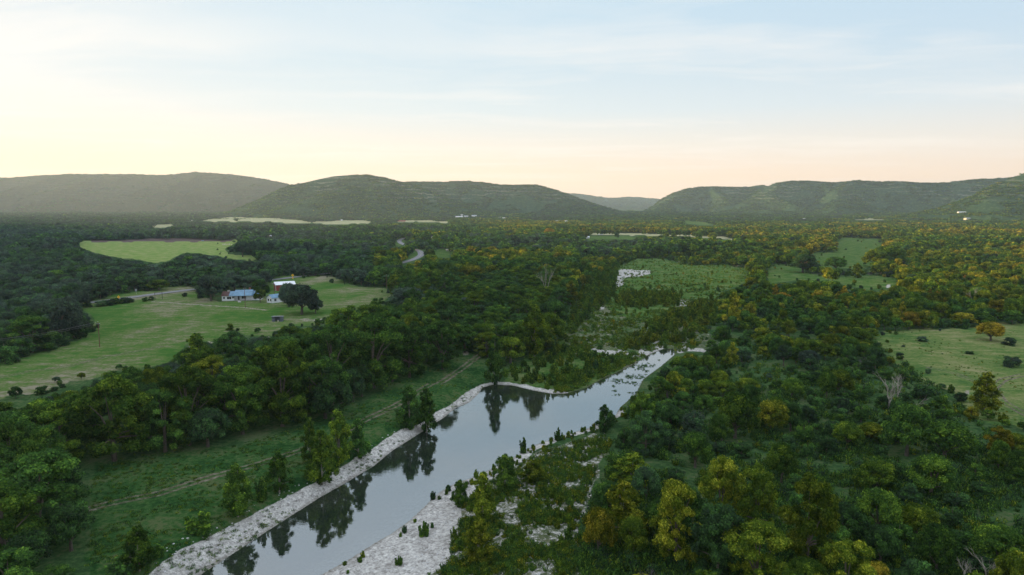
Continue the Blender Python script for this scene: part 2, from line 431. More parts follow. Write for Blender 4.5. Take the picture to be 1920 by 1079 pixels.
    vo2 = n('ShaderNodeTexVoronoi', {'Vector': P, 'Scale': 1.3, 'Randomness': 1.0})
    sp = n('ShaderNodeSeparateColor', {0: vo.outputs['Color']}).outputs[0]
    sp2 = n('ShaderNodeSeparateColor', {0: vo2.outputs['Color']}).outputs[1]
    sp = n.math('ADD', n.math('MULTIPLY', sp, 0.6), n.math('MULTIPLY', sp2, 0.4))
    grav = n.ramp(sp, [(0.0,(0.22,0.205,0.185)),(0.35,(0.41,0.39,0.36)),(0.65,(0.56,0.54,0.50)),(1.0,(0.74,0.72,0.67))])
    grav = n.mix(n.maprange(nm, 0.5, 0.8, 0.0, 0.35), grav, (0.27,0.24,0.20))
    half = n.ramp(mixn, [(0.3,(0.050,0.080,0.034)),(0.5,(0.105,0.125,0.062)),(0.7,(0.21,0.20,0.13))])
    far_ = n.maprange(n('ShaderNodeSeparateXYZ', {0: P}).outputs[1], 200, 260, 0.0, 0.06)
    halfm = n.maprange(n.math('SUBTRACT', n.math('ADD', n.math('MULTIPLY', n.noise(P, 0.8, 6, 0.72), 0.75), n.math('MULTIPLY', nff, 0.25)), far_), 0.48, 0.56)
    c = blend(c, n.mix(halfm, half, grav), n.math('MULTIPLY', A('m_half'), n.maprange(n('ShaderNodeSeparateXYZ', {0: P}).outputs[1], 190, 260, 0.9, 0.56)), nz=nm, amp=0.9)
    c = blend(c, grav, A('m_gravel'), 0.42, 0.62, nz=n.noise(P, 0.3, 6, 0.7), amp=0.8)
    c = blend(c, three(nf, (0.17,0.15,0.10), (0.28,0.25,0.19), (0.40,0.37,0.31)), n.math('MULTIPLY', A('m_dirt'), 0.75), nz=nf, amp=0.9)
    c = blend(c, three(nf, (0.085,0.08,0.05), (0.15,0.13,0.09), (0.28,0.25,0.20)), A('m_track'), 0.30, 0.85, nz=nm, amp=1.0)
    c = n.mix(n.math('MULTIPLY', A('m_wet'), 0.5), c, (0.11,0.095,0.06))
    c = n.mix(n.math('MULTIPLY', A('m_deep'), n.maprange(nb, 0.3, 0.6, 0.98, 0.85)), c, (0.035,0.055,0.042))
    hgt = n.math('ADD', n.math('MULTIPLY', nf, 0.25), n.math('MULTIPLY', sp, 0.08))
    bump = n('ShaderNodeBump', {'Strength': 0.8, 'Distance': 1.0, 'Height': hgt})
    b = n('ShaderNodeBsdfDiffuse', {'Color': c, 'Roughness': 1.0, 'Normal': bump})
    n('ShaderNodeOutputMaterial', {'Surface': b})
    me = mesh_np('ground', v, f, m, at, smooth=True)
    return tag(link('ground', me), kind='structure')
make_ground()

# river: one sheet, the ground rises through it along the banks
def make_river():
    mb = []
    cx, cy = np.mean([p[0] for p in WATw]), np.mean([p[1] for p in WATw])
    # strip left bank -> right bank, a little wider than the channel
    L = [(x-1.5, y+0.5) for x, y in WLw]
    R = [ground_at(a, b, WZ)[:2] for a, b in [(420,1200),(480,1155),(600,1079),(700,1020),(770,975),(800,946),(822,925),(850,908),(900,890),(945,868),(1000,836),(1050,818),(1105,803),(1152,783),(1162,764),(1192,738)]]
    R = [(x+1.5, y-0.5) for x, y in R]
    TOP = [ground_at(a, b, WZ)[:2] for a, b in [(898,728),(925,718),(960,719),(1000,729),(1035,735),(1066,734),(1100,724),(1128,708),(1165,691),(1195,676),(1218,661),(1240,651),(1268,652),(1272,666),(1245,690),(1212,716),(1198,740)]]
    n_ = len(R)
    bm = bmesh.new()
    poly = L+TOP+[R[-1-i] for i in range(n_)]
    vs = [bm.verts.new((x, y, WZ)) for x, y in poly]
    es = [bm.edges.new((vs[i], vs[(i+1) % len(vs)])) for i in range(len(vs))]
    bmesh.ops.triangle_fill(bm, use_beauty=True, use_dissolve=False, edges=es)
    for fc in bm.faces:
        if fc.normal.z < 0: fc.normal_flip()
    me = bpy.data.meshes.new('river'); bm.to_mesh(me); bm.free()
    m, nt = newmat('river_water'); n = N(nt)
    P = n('ShaderNodeNewGeometry').outputs['Position']
    bump = n('ShaderNodeBump', {'Strength': 0.12, 'Distance': 0.05, 'Height': n.noise(n('ShaderNodeMapping', {'Vector': P, 'Scale': (1.0, 2.2, 1), 'Rotation': (0, 0, 0.6)}).outputs[0], 0.9, 3, 0.5)})
    depth = n.noise(P, 0.05, 3)
    tint_ = n.ramp(depth, [(0.35,(0.028,0.050,0.034)),(0.65,(0.075,0.088,0.060))])
    P2 = n('ShaderNodeMapping', {'Vector': P, 'Scale': (0.6, 1.0, 1)}).outputs[0]
    rip = n.maprange(n.noise(P2, 0.045, 3), 0.45, 0.62)
    dif = n('ShaderNodeMixShader', {0: 0.62, 1: n('ShaderNodeBsdfDiffuse', {'Color': tint_.outputs[0]}), 2: n('ShaderNodeBsdfTransparent', {'Color': (0.80, 0.90, 0.84, 1)})})
    gl = n('ShaderNodeBsdfGlossy', {'Color': (0.92,0.96,1.0,1), 'Roughness': 0.012, 'Normal': bump})
    fr = n('ShaderNodeFresnel', {'IOR': 2.6})
    mx = n('ShaderNodeMixShader', {0: n.math('MULTIPLY', fr, 1.3, clamp=True), 1: dif, 2: gl})
    n('ShaderNodeOutputMaterial', {'Surface': mx})
    me.materials.append(m)
    return tag(link('river', me), kind='structure')
make_river()

# road: asphalt ribbon with a worn edge and painted centre line
def catmull(pts, n=8):
    out = []
    P = [pts[0]]+list(pts)+[pts[-1]]
    for i in range(1, len(P)-2):
        p0, p1, p2, p3 = map(np.array, P[i-1:i+3])
        for k in range(n):
            t = k/n
            out.append(0.5*((2*p1)+(-p0+p2)*t+(2*p0-5*p1+4*p2-p3)*t*t+(-p0+3*p1-3*p2+p3)*t**3))
    out.append(np.array(P[-2])); return out
def ribbon(name, pts, w, dz, mat, off=0.0):
    pts = np.array(pts); d = np.gradient(pts, axis=0); d /= np.linalg.norm(d, axis=1)[:, None]+1e-9
    nrm = np.stack([-d[:, 1], d[:, 0]], 1)
    cols = np.linspace(-w/2, w/2, 5)
    v = []
    for c in cols:
        q = pts+nrm*(c+off)
        v.append(np.stack([q[:, 0], q[:, 1], terrain(q[:, 0], q[:, 1])+dz], 1))
    v = np.stack(v, 1).reshape(-1, 3); k = len(cols); m = len(pts)
    i = np.arange(m*k).reshape(m, k)
    f = np.stack([i[:-1, :-1], i[:-1, 1:], i[1:, 1:], i[1:, :-1]], -1).reshape(-1, 4)
    return mesh_np(name, v, f, mat)
M_ASPH = plain('asphalt', (0.20,0.20,0.215), 0.85, 0.25, 0.15)
M_LINE = plain('painted_line', (0.62,0.55,0.25), 0.7, 0.3, 1.0)
RC = catmull([np.array(p) for p in ROADw], 14)
tag(link('road', ribbon('road', RC, 7.0, 0.30, M_ASPH)), kind='structure')
tag(link('road_marking', ribbon('road_marking', RC, 0.22, 0.32, M_LINE)), kind='structure')

# ---------------------------------------------------------------- hills
HILLS = {
 'hill_left': dict(sil=[(-1300,330),(-700,322),(-300,330),(-100,338),(0,334),(30,333),(80,329),(130,327),(240,327),(300,329),(330,327),(365,323),(400,325),(450,329),(500,337),(545,347),(600,362),(660,382),(720,398),(800,404)], Dr=4700, Db=3300, tone=0.0),
 'hill_middle': dict(sil=[(330,408),(380,404),(430,398),(480,378),(520,358),(545,348),(570,343),(600,336),(625,331),(650,329),(690,329),(720,334),(745,341),(770,347),(800,358),(830,370),(870,385),(910,397),(960,406)], Dr=3000, Db=2350, tone=0.3),
 'hill_middle_spur': dict(sil=[(440,409),(480,401),(520,393),(560,380),(600,366),(630,357),(655,351),(680,355),(705,366),(730,381),(760,395),(800,407)], Dr=2640, Db=2280, tone=0.35),
 'hill_long': dict(sil=[(600,392),(660,370),(700,352),(740,341),(800,342),(860,341),(882,340),(905,343),(925,346),(960,348),(1005,347),(1015,350),(1045,358),(1080,371),(1120,385),(1160,396),(1200,404),(1230,409)], Dr=3400, Db=2600, tone=0.1),
 'hill_distant': dict(sil=[(880,385),(960,368),(1050,363),(1080,364),(1120,369),(1150,372),(1185,369.5),(1235,374),(1260,380),(1300,388),(1400,396)], Dr=7600, Db=6300, tone=0.0),
 'hill_right_low': dict(sil=[(1170,407),(1200,400),(1225,387),(1240,375),(1262,363),(1290,354),(1313,351),(1345,351),(1390,352),(1430,348),(1470,352),(1510,362),(1550,378),(1600,396),(1640,406)], Dr=4000, Db=3200, tone=0.2),
 'hill_right_middle': dict(sil=[(1310,407),(1345,398),(1390,376),(1430,355),(1455,344),(1487,340),(1513,340),(1560,343),(1600,341),(1640,352),(1690,372),(1730,395),(1760,404)], Dr=3700, Db=2950, tone=0.25),
 'hill_right_high': dict(sil=[(1455,407),(1500,398),(1540,372),(1570,350),(1590,341),(1607,339),(1640,341),(1683,341),(1720,343),(1760,344),(1800,340),(1847,336),(1870,335),(1920,330),(2000,325),(2300,318),(2700,330)], Dr=3450, Db=2750, tone=0.2),
 'hill_near_right': dict(sil=[(1660,409),(1700,403),(1740,396),(1770,388),(1800,378),(1830,366),(1850,354),(1880,341),(1920,326),(1980,305),(2060,285),(2200,270),(2500,262),(3000,270)], Dr=2300, Db=1650, tone=0.5),
}
HSEED = {k: 31*i+5 for i, k in enumerate(HILLS)}
def hill_eval(key, px, s):
    """px: silhouette column, s: 0 foot .. 1 crest .. 2 back foot -> world points"""
    h = HILLS[key]; sx = [p[0] for p in h['sil']]; sy = [p[1] for p in h['sil']]
    py = np.interp(px, sx, sy)
    rx, ry, rz = ray(px, py); t = h['Dr']/ry
    X, Z = rx*t, CAMZ+rz*t
    Db = h['Db']*(1+0.0*px)
    s = np.asarray(s, float)
    sc = np.clip(s, 0, 1); back = np.clip(s-1, 0, 1)
    Y = Db+(h['Dr']-Db)*sc+(h['Dr']-h['Db'])*back
    XX = X*(Y/h['Dr'])
    zb = rise(XX, Y)-2
    prof = sc**1.25*(1-0.12*np.sin(math.pi*sc)*0)
    prof = 0.55*prof+0.45*sstep(0.0, 0.92, sc)
    prof = np.where(s > 1, 1-sstep(0, 1, back), prof)
    H = np.maximum(Z-zb, 0)
    sd = HSEED[key]
    rid = 1-np.abs(2*fbm(XX/270+1.0*fbm(XX/500, Y/500, sd+9), Y/1100+3, sd, 3)-1)*2.2
    fine = fbm(XX/90, Y/130, sd+3, 4)-0.5
    env = np.sin(math.pi*np.clip(sc, 0, 1))*(s <= 1)
    z = zb+H*prof-H*0.60*env*(1-np.clip(rid, 0, 1))+H*0.10*env*fine
    # limestone benches: terraces in the upper half
    st = 17.0
    zz = z-zb; ter = np.floor(zz/st)*st+st*sstep(0.25, 0.75, (zz/st) % 1)
    k = 0.8*sstep(0.35, 0.6, zz/np.maximum(H, 1))*(s < 1)*env**0.3
    z = zb+zz*(1-k)+ter*k
    return XX, Y, z
def hill_material(name, tone):
    m, nt = newmat(name); n = N(nt)
    P = n('ShaderNodeNewGeometry').outputs['Position']
    a = n.noise(P, 0.012, 4); b = n.noise(P, 0.09, 5, 0.7); c3 = n.noise(P, 0.28, 3, 0.7)
    k = n.math('ADD', n.math('MULTIPLY', b, 0.55), n.math('MULTIPLY', c3, 0.45))
    c = n.ramp(k, [(0.42,(0.018,0.046,0.022)),(0.52,(0.036,0.078,0.034)),(0.60,(0.070,0.115,0.050)),(0.70,(0.18,0.18,0.12))])
    if 'left' in name: c = n.mix(0.45, c, (0.095, 0.062, 0.040))
    z = n('ShaderNodeSeparateXYZ', {0: P}).outputs[2]
    wv = n.math('SINE', n.math('ADD', n.math('MULTIPLY', z, 0.37), n.math('MULTIPLY', a, 14.0)))
    band = n.math('MULTIPLY', n.math('MULTIPLY', n.maprange(wv, 0.45, 0.85), n.maprange(z, 55, 95)), n.maprange(n.noise(P, 0.006, 3), 0.42, 0.60))
    band = n.math('MULTIPLY', band, n.maprange(c3, 0.42, 0.55))
    c = n.mix(n.math('MULTIPLY', band, tone), c, (0.36,0.34,0.28))
    bs = n('ShaderNodeBsdfDiffuse', {'Color': c, 'Normal': n('ShaderNodeBump', {'Strength': 1.0, 'Distance': 7.0, 'Height': k})})
    n('ShaderNodeOutputMaterial', {'Surface': bs}); return m
HILL_PTS = []
for hi, key in enumerate(HILLS):
    h = HILLS[key]; x0, x1 = h['sil'][0][0], h['sil'][-1][0]
    cols = np.arange(x0, x1+1, 4.0 if x1-x0 < 1500 else 6.0)
    S = np.concatenate([np.linspace(0, 1, 90), np.linspace(1.05, 2, 14)])
    ss, pp = np.meshgrid(S, cols, indexing='ij')
    X, Y, Z = hill_eval(key, pp, ss)
    i = np.arange(X.size).reshape(X.shape)
    f = np.stack([i[:-1, :-1], i[:-1, 1:], i[1:, 1:], i[1:, :-1]], -1).reshape(-1, 4)
    me = mesh_np(key, np.stack([X.ravel(), Y.ravel(), Z.ravel()], 1), f, hill_material(key+'_cover', {'hill_left': 0.15, 'hill_distant': 0.1, 'hill_middle': 0.7, 'hill_middle_spur': 0.3, 'hill_near_right': 0.35}.get(key, 0.55)), smooth=True)
    tag(link('hill', me), kind='structure')
    # scrub clumps on the slope facing the valley
    D = h['Dr']; wid = (x1-x0)/F*D; slope = (h['Dr']-h['Db'])*1.1
    vis = min(wid, (2050-max(x0, -130))/F*D)
    sp_ = 11.0 if D < 5000 else 20.0
    cnt = int(wid*slope/(sp_*sp_))
    cnt = min(cnt, 22000)
    u = RNG.uniform(x0, x1, cnt); s = np.concatenate([RNG.uniform(0, 1.0, cnt-cnt//12), RNG.uniform(0.97, 1.06, cnt//12)])
    ok = (u > -120) & (u < 2050)
    u, s = u[ok], s[ok]
    X, Y, Z = hill_eval(key, u, s)
    dens = fbm(X/60, Y/60, 77, 3)
    keep = (dens > 0.42)
    X, Y, Z = X[keep], Y[keep], Z[keep]
    sc = RNG.uniform(0.7, 1.25, len(X))*(1.0 if D < 5000 else 1.5)
    ti = np.clip(h['tone']*0.5+RNG.normal(0.18, 0.12, len(X)), 0, 0.8)
    HILL_PTS.append((X, Y, Z-0.8, sc, ti))

# a high hill beyond the left edge of the frame keeps the evening sun off the foreground
SUN_AZ, SUN_EL = math.radians(-55), math.radians(6.0)
sx_, sy_ = math.sin(SUN_AZ), math.cos(SUN_AZ)
SHADE = dict(dist=2200, h=262, n0=390, n1=625, w=420)
def make_shade_hill():
    n_ = np.linspace(-2600, 1000, 120); t_ = np.linspace(-1, 1, 40)
    tt, nn = np.meshgrid(t_, n_, indexing='ij')
    D = SHADE['dist']+tt*SHADE['w']
    x = sx_*D+nn*(-sy_)*(-1)*1.0; y = sy_*D+nn*(-sx_)
    crest = SHADE['h']*(1-sstep(SHADE['n0'], SHADE['n1'], nn))*sstep(-2600, -2200, nn)
    z = -3+rise(x, y)+crest*np.cos(tt*math.pi/2)**0.9*(0.92+0.16*fbm(nn/300, tt*2, 41, 4))
    i = np.arange(x.size).reshape(x.shape)
    f = np.stack([i[:-1, :-1], i[:-1, 1:], i[1:, 1:], i[1:, :-1]], -1).reshape(-1, 4)
    me = mesh_np('hill', np.stack([x.ravel(), y.ravel(), z.ravel()], 1), f, hill_material('hill_west_cover', 0.2), smooth=True)
    tag(link('hill', me), kind='structure')
make_shade_hill()
# ---------------------------------------------------------------- tree meshes
def leaf_faces(cen, rad, cnt, size, rng, flat=0.8, shell=0.55, up=0.25, elong=1.35, jit=0.5):
    """cnt leaf sprays over a set of clumps; returns verts, quads, per-vertex shade"""
    cen = np.asarray(cen, float); rad = np.asarray(rad, float)
    p = rad**2; p = p/p.sum()
    k = rng.choice(len(cen), cnt, p=p)
    d = rng.normal(size=(cnt, 3)); d[:, 2] += up; d /= np.linalg.norm(d, axis=1)[:, None]
    r = rad[k]*(shell+(1-shell)*rng.random(cnt)**0.6)*(1+0.24*rng.normal(size=cnt)*0.8)
    c = cen[k]+d*r[:, None]*np.array([1, 1, flat])
    nrm = d+jit*rng.normal(size=(cnt, 3)); nrm[:, 2] += 0.55; nrm /= np.linalg.norm(nrm, axis=1)[:, None]
    a = np.cross(nrm, rng.normal(size=(cnt, 3))); a /= np.linalg.norm(a, axis=1)[:, None]+1e-9
    b = np.cross(nrm, a)
    s = size*rng.uniform(0.6, 1.35, cnt)
    A = a*(s*elong*0.5)[:, None]; B = b*(s*0.5)[:, None]
    v = np.stack([c-A, c-B*0.9+A*0.1, c+A, c+B*0.9-A*0.1], 1).reshape(-1, 3)
    f = np.arange(cnt*4).reshape(-1, 4)
    cl = rng.random(len(cen))
    lv = np.clip(0.55*rng.random(cnt)+0.45*cl[k], 0, 1)
    return v, f, np.repeat(lv, 4)

def crown_clumps(kind, W, H, rng):
    R = W/2; cen = []; rad = []
    if kind == 'oak':
        n = 34
        for i in range(n):
            t = rng.random()**0.7; a = rng.random()*6.283
            zz = rng.uniform(0.34, 0.86)
            rr = R*math.sqrt(max(0, 1-((zz-0.42)/0.56)**2))*0.80*(t if i % 4 == 0 else rng.uniform(0.75, 1.0))
            cen.append((rr*math.cos(a), rr*math.sin(a), H*zz)); rad.append(R*rng.uniform(0.15, 0.30))
        for i in range(6):
            a = i*1.05+rng.random(); cen.append((R*0.25*math.cos(a), R*0.25*math.sin(a), H*0.84)); rad.append(R*0.3)
    elif kind == 'pecan':
        n = 60
        for i in range(n):
            a = rng.random()*6.283; zz = rng.uniform(0.12, 0.90)
            env = math.sqrt(max(0, 1-((zz-0.50)/0.52)**2))
            rr = R*env*0.84*(rng.random()**0.5)
            cen.append((rr*math.cos(a), rr*math.sin(a), H*zz)); rad.append(R*rng.uniform(0.10, 0.23))
        for i in range(5):
            a = rng.random()*6.283; rr = R*rng.uniform(0.1, 0.4)
            cen.append((rr*math.cos(a), rr*math.sin(a), H*rng.uniform(0.85, 0.96))); rad.append(R*rng.uniform(0.14, 0.2))
    elif kind == 'sycamore':
        n = 48
        for i in range(n):
            zz = (i+0.5)/n*0.92+0.05; a = i*2.4+rng.random()
            env = (min(1, zz/0.25)**0.7)*(1-max(0, (zz-0.25)/0.78))**0.58
            rr = R*env*rng.uniform(0.25, 1.05)
            cen.append((rr*math.cos(a), rr*math.sin(a), H*zz)); rad.append(R*(0.10+0.20*env)*rng.uniform(0.75, 1.25))
        cen.append((0, 0, H*0.965)); rad.append(R*0.09)
    elif kind == 'juniper':
        n = 24
        for i in range(n):
            zz = rng.uniform(0.10, 0.86); a = rng.random()*6.283
            env = math.sqrt(max(0.05, 1-((zz-0.25)/0.72)**2))
            rr = R*env*rng.uniform(0.3, 0.78)
            cen.append((rr*math.cos(a), rr*math.sin(a), H*zz)); rad.append(R*rng.uniform(0.22, 0.36))
    elif kind == 'willow':
        n = 11
        for i in range(n):
            a = rng.random()*6.283; rr = R*rng.uniform(0.0, 0.72); top = H*(1-0.38*(rr/R))*rng.uniform(0.72, 1.0)
            for q in range(4):
                t = (q+0.6)/4
                cen.append((rr*math.cos(a)*(0.6+0.4*t), rr*math.sin(a)*(0.6+0.4*t), top*t*0.94)); rad.append(R*0.24*(1.15-t*0.75))
    return np.array(cen), np.array(rad)

NOM = {'oak': (10, 8.0), 'pecan': (13, 14.0), 'sycamore': (6, 9.5), 'juniper': (5, 5.2), 'willow': (4, 4.2)}
SPEC = {  # leaves, leaf size, flat, shell, up
 'oak': (15000, 0.30, 0.75, 0.45, 0.55), 'pecan': (26000, 0.31, 0.70, 0.45, 0.35), 'sycamore': (9500, 0.26, 0.9, 0.35, 0.3),
 'juniper': (4200, 0.27, 1.0, 0.6, 0.35), 'willow': (3200, 0.26, 1.4, 0.2, 0.5)}
def trunk_mesh(kind, W, H, cen, rng, pale=False):
    mb = MB(); n = {'oak': 7, 'pecan': 8, 'sycamore': 5, 'juniper': 3, 'willow': 6}[kind]
    r0 = {'oak': 0.34, 'pecan': 0.36, 'sycamore': 0.16, 'juniper': 0.15, 'willow': 0.06}[kind]
    fork = {'oak': 0.22, 'pecan': 0.28, 'sycamore': 0.2, 'juniper': 0.12, 'willow': 0.04}[kind]*H
    mb.tube([(0, 0, -0.6), (0.03, 0.02, fork*0.5), (0.0, 0.05, fork)], [r0*1.25, r0, r0*0.85], 7)
    if kind in ('sycamore', 'juniper'):
        mb.tube([(0, 0.05, fork), (0.08, 0, H*0.55), (0, 0, H*0.9)], [r0*0.85, r0*0.5, 0.03], 6)
    idx = rng.permutation(len(cen))[:n]
    for j in idx:
        c = cen[j]; mid = (c[0]*0.42, c[1]*0.42, fork+(c[2]-fork)*0.55)
        mb.tube([(0, 0.05, fork*0.95), mid, tuple(c)], [r0*0.55, r0*0.32, 0.03], 5)
    return mb.mesh('trunk', M_PALEBARK if pale else M_BARK)
LOD = {}      # kind -> list of (crown mesh, trunk mesh) ; kind+'_mid', kind+'_far' -> list of joined meshes
def joined(kind, div, sizemul, rng, nvar):
    out = []
    for _ in range(nvar):
        W, H = NOM[kind]; cen, rad = crown_clumps(kind, W, H, rng)
        cnt, sz, fl, sh, up = SPEC[kind]
        v, f, lv = leaf_faces(cen, rad*1.06, int(cnt/div), sz*sizemul, rng, fl, sh, up+0.25, jit=0.32)
        me = mesh_np(kind+'_tree', v, f, M_LEAF, {'lv': lv})
        if div < 8:
            # add a stem
            mb = MB(); mb.tube([(0, 0, -0.6), (0, 0, H*0.5)], [0.25 if kind in ('oak', 'pecan') else 0.1, 0.08], 5)
            bm = bmesh.new(); bm.from_mesh(me)
            vs = [bm.verts.new(p) for p in mb.v]
            for q in mb.f:
                fc = bm.faces.new([vs[i] for i in q]); fc.material_index = 1
            bm.to_mesh(me); bm.free(); me.materials.append(M_BARK)
        out.append(me)
    return out
NVAR = {'oak': 4, 'pecan': 5, 'sycamore': 4, 'juniper': 3, 'willow': 4}
for kind in NOM:
    rng = np.random.default_rng({'oak': 1, 'pecan': 2, 'sycamore': 3, 'juniper': 4, 'willow': 5}[kind])
    W, H = NOM[kind]; LOD[kind] = []
    for vi in range(NVAR[kind]):
        cen, rad = crown_clumps(kind, W, H, rng)
        cnt, sz, fl, sh, up = SPEC[kind]
        v, f, lv = leaf_faces(cen, rad, cnt, sz, rng, fl, sh, up)
        LOD[kind].append((mesh_np('crown', v, f, M_LEAF, {'lv': lv}), trunk_mesh(kind, W, H, cen, rng, kind == 'sycamore')))
    LOD[kind+'_mid'] = joined(kind, 4.2, 2.0, rng, 3)
    LOD[kind+'_far'] = joined(kind, 20, 4.0, rng, 3)
# clumps of several small trees for the far woods and the hill slopes
def clump_mesh(n, spread, W, H, leaves, size, rng):
    V = []; Fc = []; L = []; o = 0
    for i in range(n):
        a = rng.random()*6.283; r = spread*math.sqrt(rng.random()); s = rng.uniform(0.6, 1.2)
        c = []; rd = []
        for q in range(5):
            b = rng.random()*6.283; c.append((r*math.cos(a)+W*0.22*s*math.cos(b), r*math.sin(a)+W*0.22*s*math.sin(b), H*s*rng.uniform(0.4, 0.75))); rd.append(W*0.3*s)
        v, f, lv = leaf_faces(c, rd, leaves, size, rng, 0.85, 0.7, 0.7)
        lv = np.clip(lv*0.6+0.4*rng.random(), 0, 1)
        V.append(v); Fc.append(f+o); L.append(lv); o += len(v)
    return mesh_np('scrub_clump', np.concatenate(V), np.concatenate(Fc), M_LEAF, {'lv': np.concatenate(L)})
rng = np.random.default_rng(77)
LOD['wood'] = [clump_mesh(5, 7.5, 8, 7.5, 34, 2.1, rng) for _ in range(4)]
LOD['scrub'] = [clump_mesh(6, 8.0, 4.6, 4.2, 16, 1.7, rng) for _ in range(4)]
# bare grey shrub and dead tree
def branch_mesh(name, H, levels, r0, spread, mat, rng, n0=4, lean=0.0):
    mb = MB()
    def grow(p, d, L, r, lv):
        q = Vector(p)+Vector(d)*L
        mid = Vector(p)+Vector(d)*L*0.5+Vector(rng.normal(size=3)*L*0.07)
        mb.tube([p, mid, q], [r, r*0.8, r*0.55], 5 if r > 0.05 else 3)
        if lv == 0: return
        for _ in range(3 if lv > 1 else 4):
            nd = Vector(d)+Vector(rng.normal(size=3)*spread); nd.z = abs(nd.z)*0.9+0.15; nd.normalize()
            grow(q if rng.random() < 0.6 else mid, nd, L*rng.uniform(0.55, 0.85), r*0.55, lv-1)
    for i in range(n0):
        a = i*6.283/n0+rng.random(); d = Vector((math.cos(a)*(0.5+lean), math.sin(a)*(0.5+lean), 1.0)).normalized()
        if n0 == 1: d = Vector((0.08, 0, 1)).normalized()
        grow((0, 0, -0.3), d, H*(0.42 if n0 == 1 else 0.36), r0, levels)
    return mb.mesh(name, mat)
rngb = np.random.default_rng(5)
LOD['bare'] = [branch_mesh('branches', 4.0, 3, 0.07, 0.42, M_TWIG, rngb, 6, 0.3) for _ in range(3)]
LOD['dead'] = [branch_mesh('branches', 11, 4, 0.32, 0.36, M_PALEBARK, rngb, 1) for _ in range(3)]

# weeds: upright leafy plumes, grass tufts, stones
def plume_mesh(h, w, cnt, rng, size=0.12):
    z = rng.random(cnt)*h; k = rng.integers(0, 7, cnt); a = k*0.9; r = w*0.5*(0.3+0.7*z/h)
    c = np.stack([np.cos(a)*r, np.sin(a)*r, z], 1)+rng.normal(size=(cnt, 3))*w*0.10
    nrm = rng.normal(size=(cnt, 3)); nrm /= np.linalg.norm(nrm, axis=1)[:, None]
    A = np.cross(nrm, rng.normal(size=(cnt, 3))); A[:, 2] += 0.8*np.sign(A[:, 2]); A /= np.linalg.norm(A, axis=1)[:, None]; B = np.cross(nrm, A); B /= np.linalg.norm(B, axis=1)[:, None]+1e-9
    s = size*rng.uniform(0.7, 1.4, cnt)[:, None]
    v = np.stack([c-A*s, c-B*s*0.35, c+A*s, c+B*s*0.35], 1).reshape(-1, 3)
    return mesh_np('weed', v, np.arange(cnt*4).reshape(-1, 4), M_LEAF, {'lv': np.repeat(rng.random(cnt), 4)})
rng = np.random.default_rng(9)
LOD['weed'] = [plume_mesh(h, w, 110, rng, 0.17) for h, w in ((1.1, 0.9), (0.8, 1.2), (1.5, 0.9), (0.6, 1.0))]
def tuft_mesh(rng, cnt=46, h=0.35, w=0.9):
    b = rng.normal(size=(cnt, 2))*w*0.35; a = rng.random(cnt)*6.283; L = h*rng.uniform(0.5, 1.3, cnt); dx = rng.normal(size=(cnt, 2))*0.5
    base = np.concatenate([b, np.zeros((cnt, 1))], 1); side = np.stack([np.cos(a), np.sin(a), 0*a], 1)*0.045
    tip = base+np.stack([dx[:, 0]*L, dx[:, 1]*L, L], 1)
    v = np.stack([base-side, base+side, tip], 1).reshape(-1, 3)
    return mesh_np('grass_tuft', v, np.arange(cnt*3).reshape(-1, 3), M_LEAF, {'lv': np.repeat(rng.random(cnt), 3)})
LOD['tuft'] = [tuft_mesh(rng) for _ in range(4)]
M_STONE = plain('limestone', (0.58,0.57,0.56), 0.9, 0.4, 1.5)
def stone_mesh(rng):
    bm = bmesh.new(); bmesh.ops.create_icosphere(bm, subdivisions=1, radius=0.5)
    for v in bm.verts:
        v.co *= rng.uniform(0.75, 1.2); v.co.z *= 0.5
    me = bpy.data.meshes.new('stone'); bm.to_mesh(me); bm.free(); me.materials.append(M_STONE); return me
LOD['stone'] = [stone_mesh(rng) for _ in range(4)]

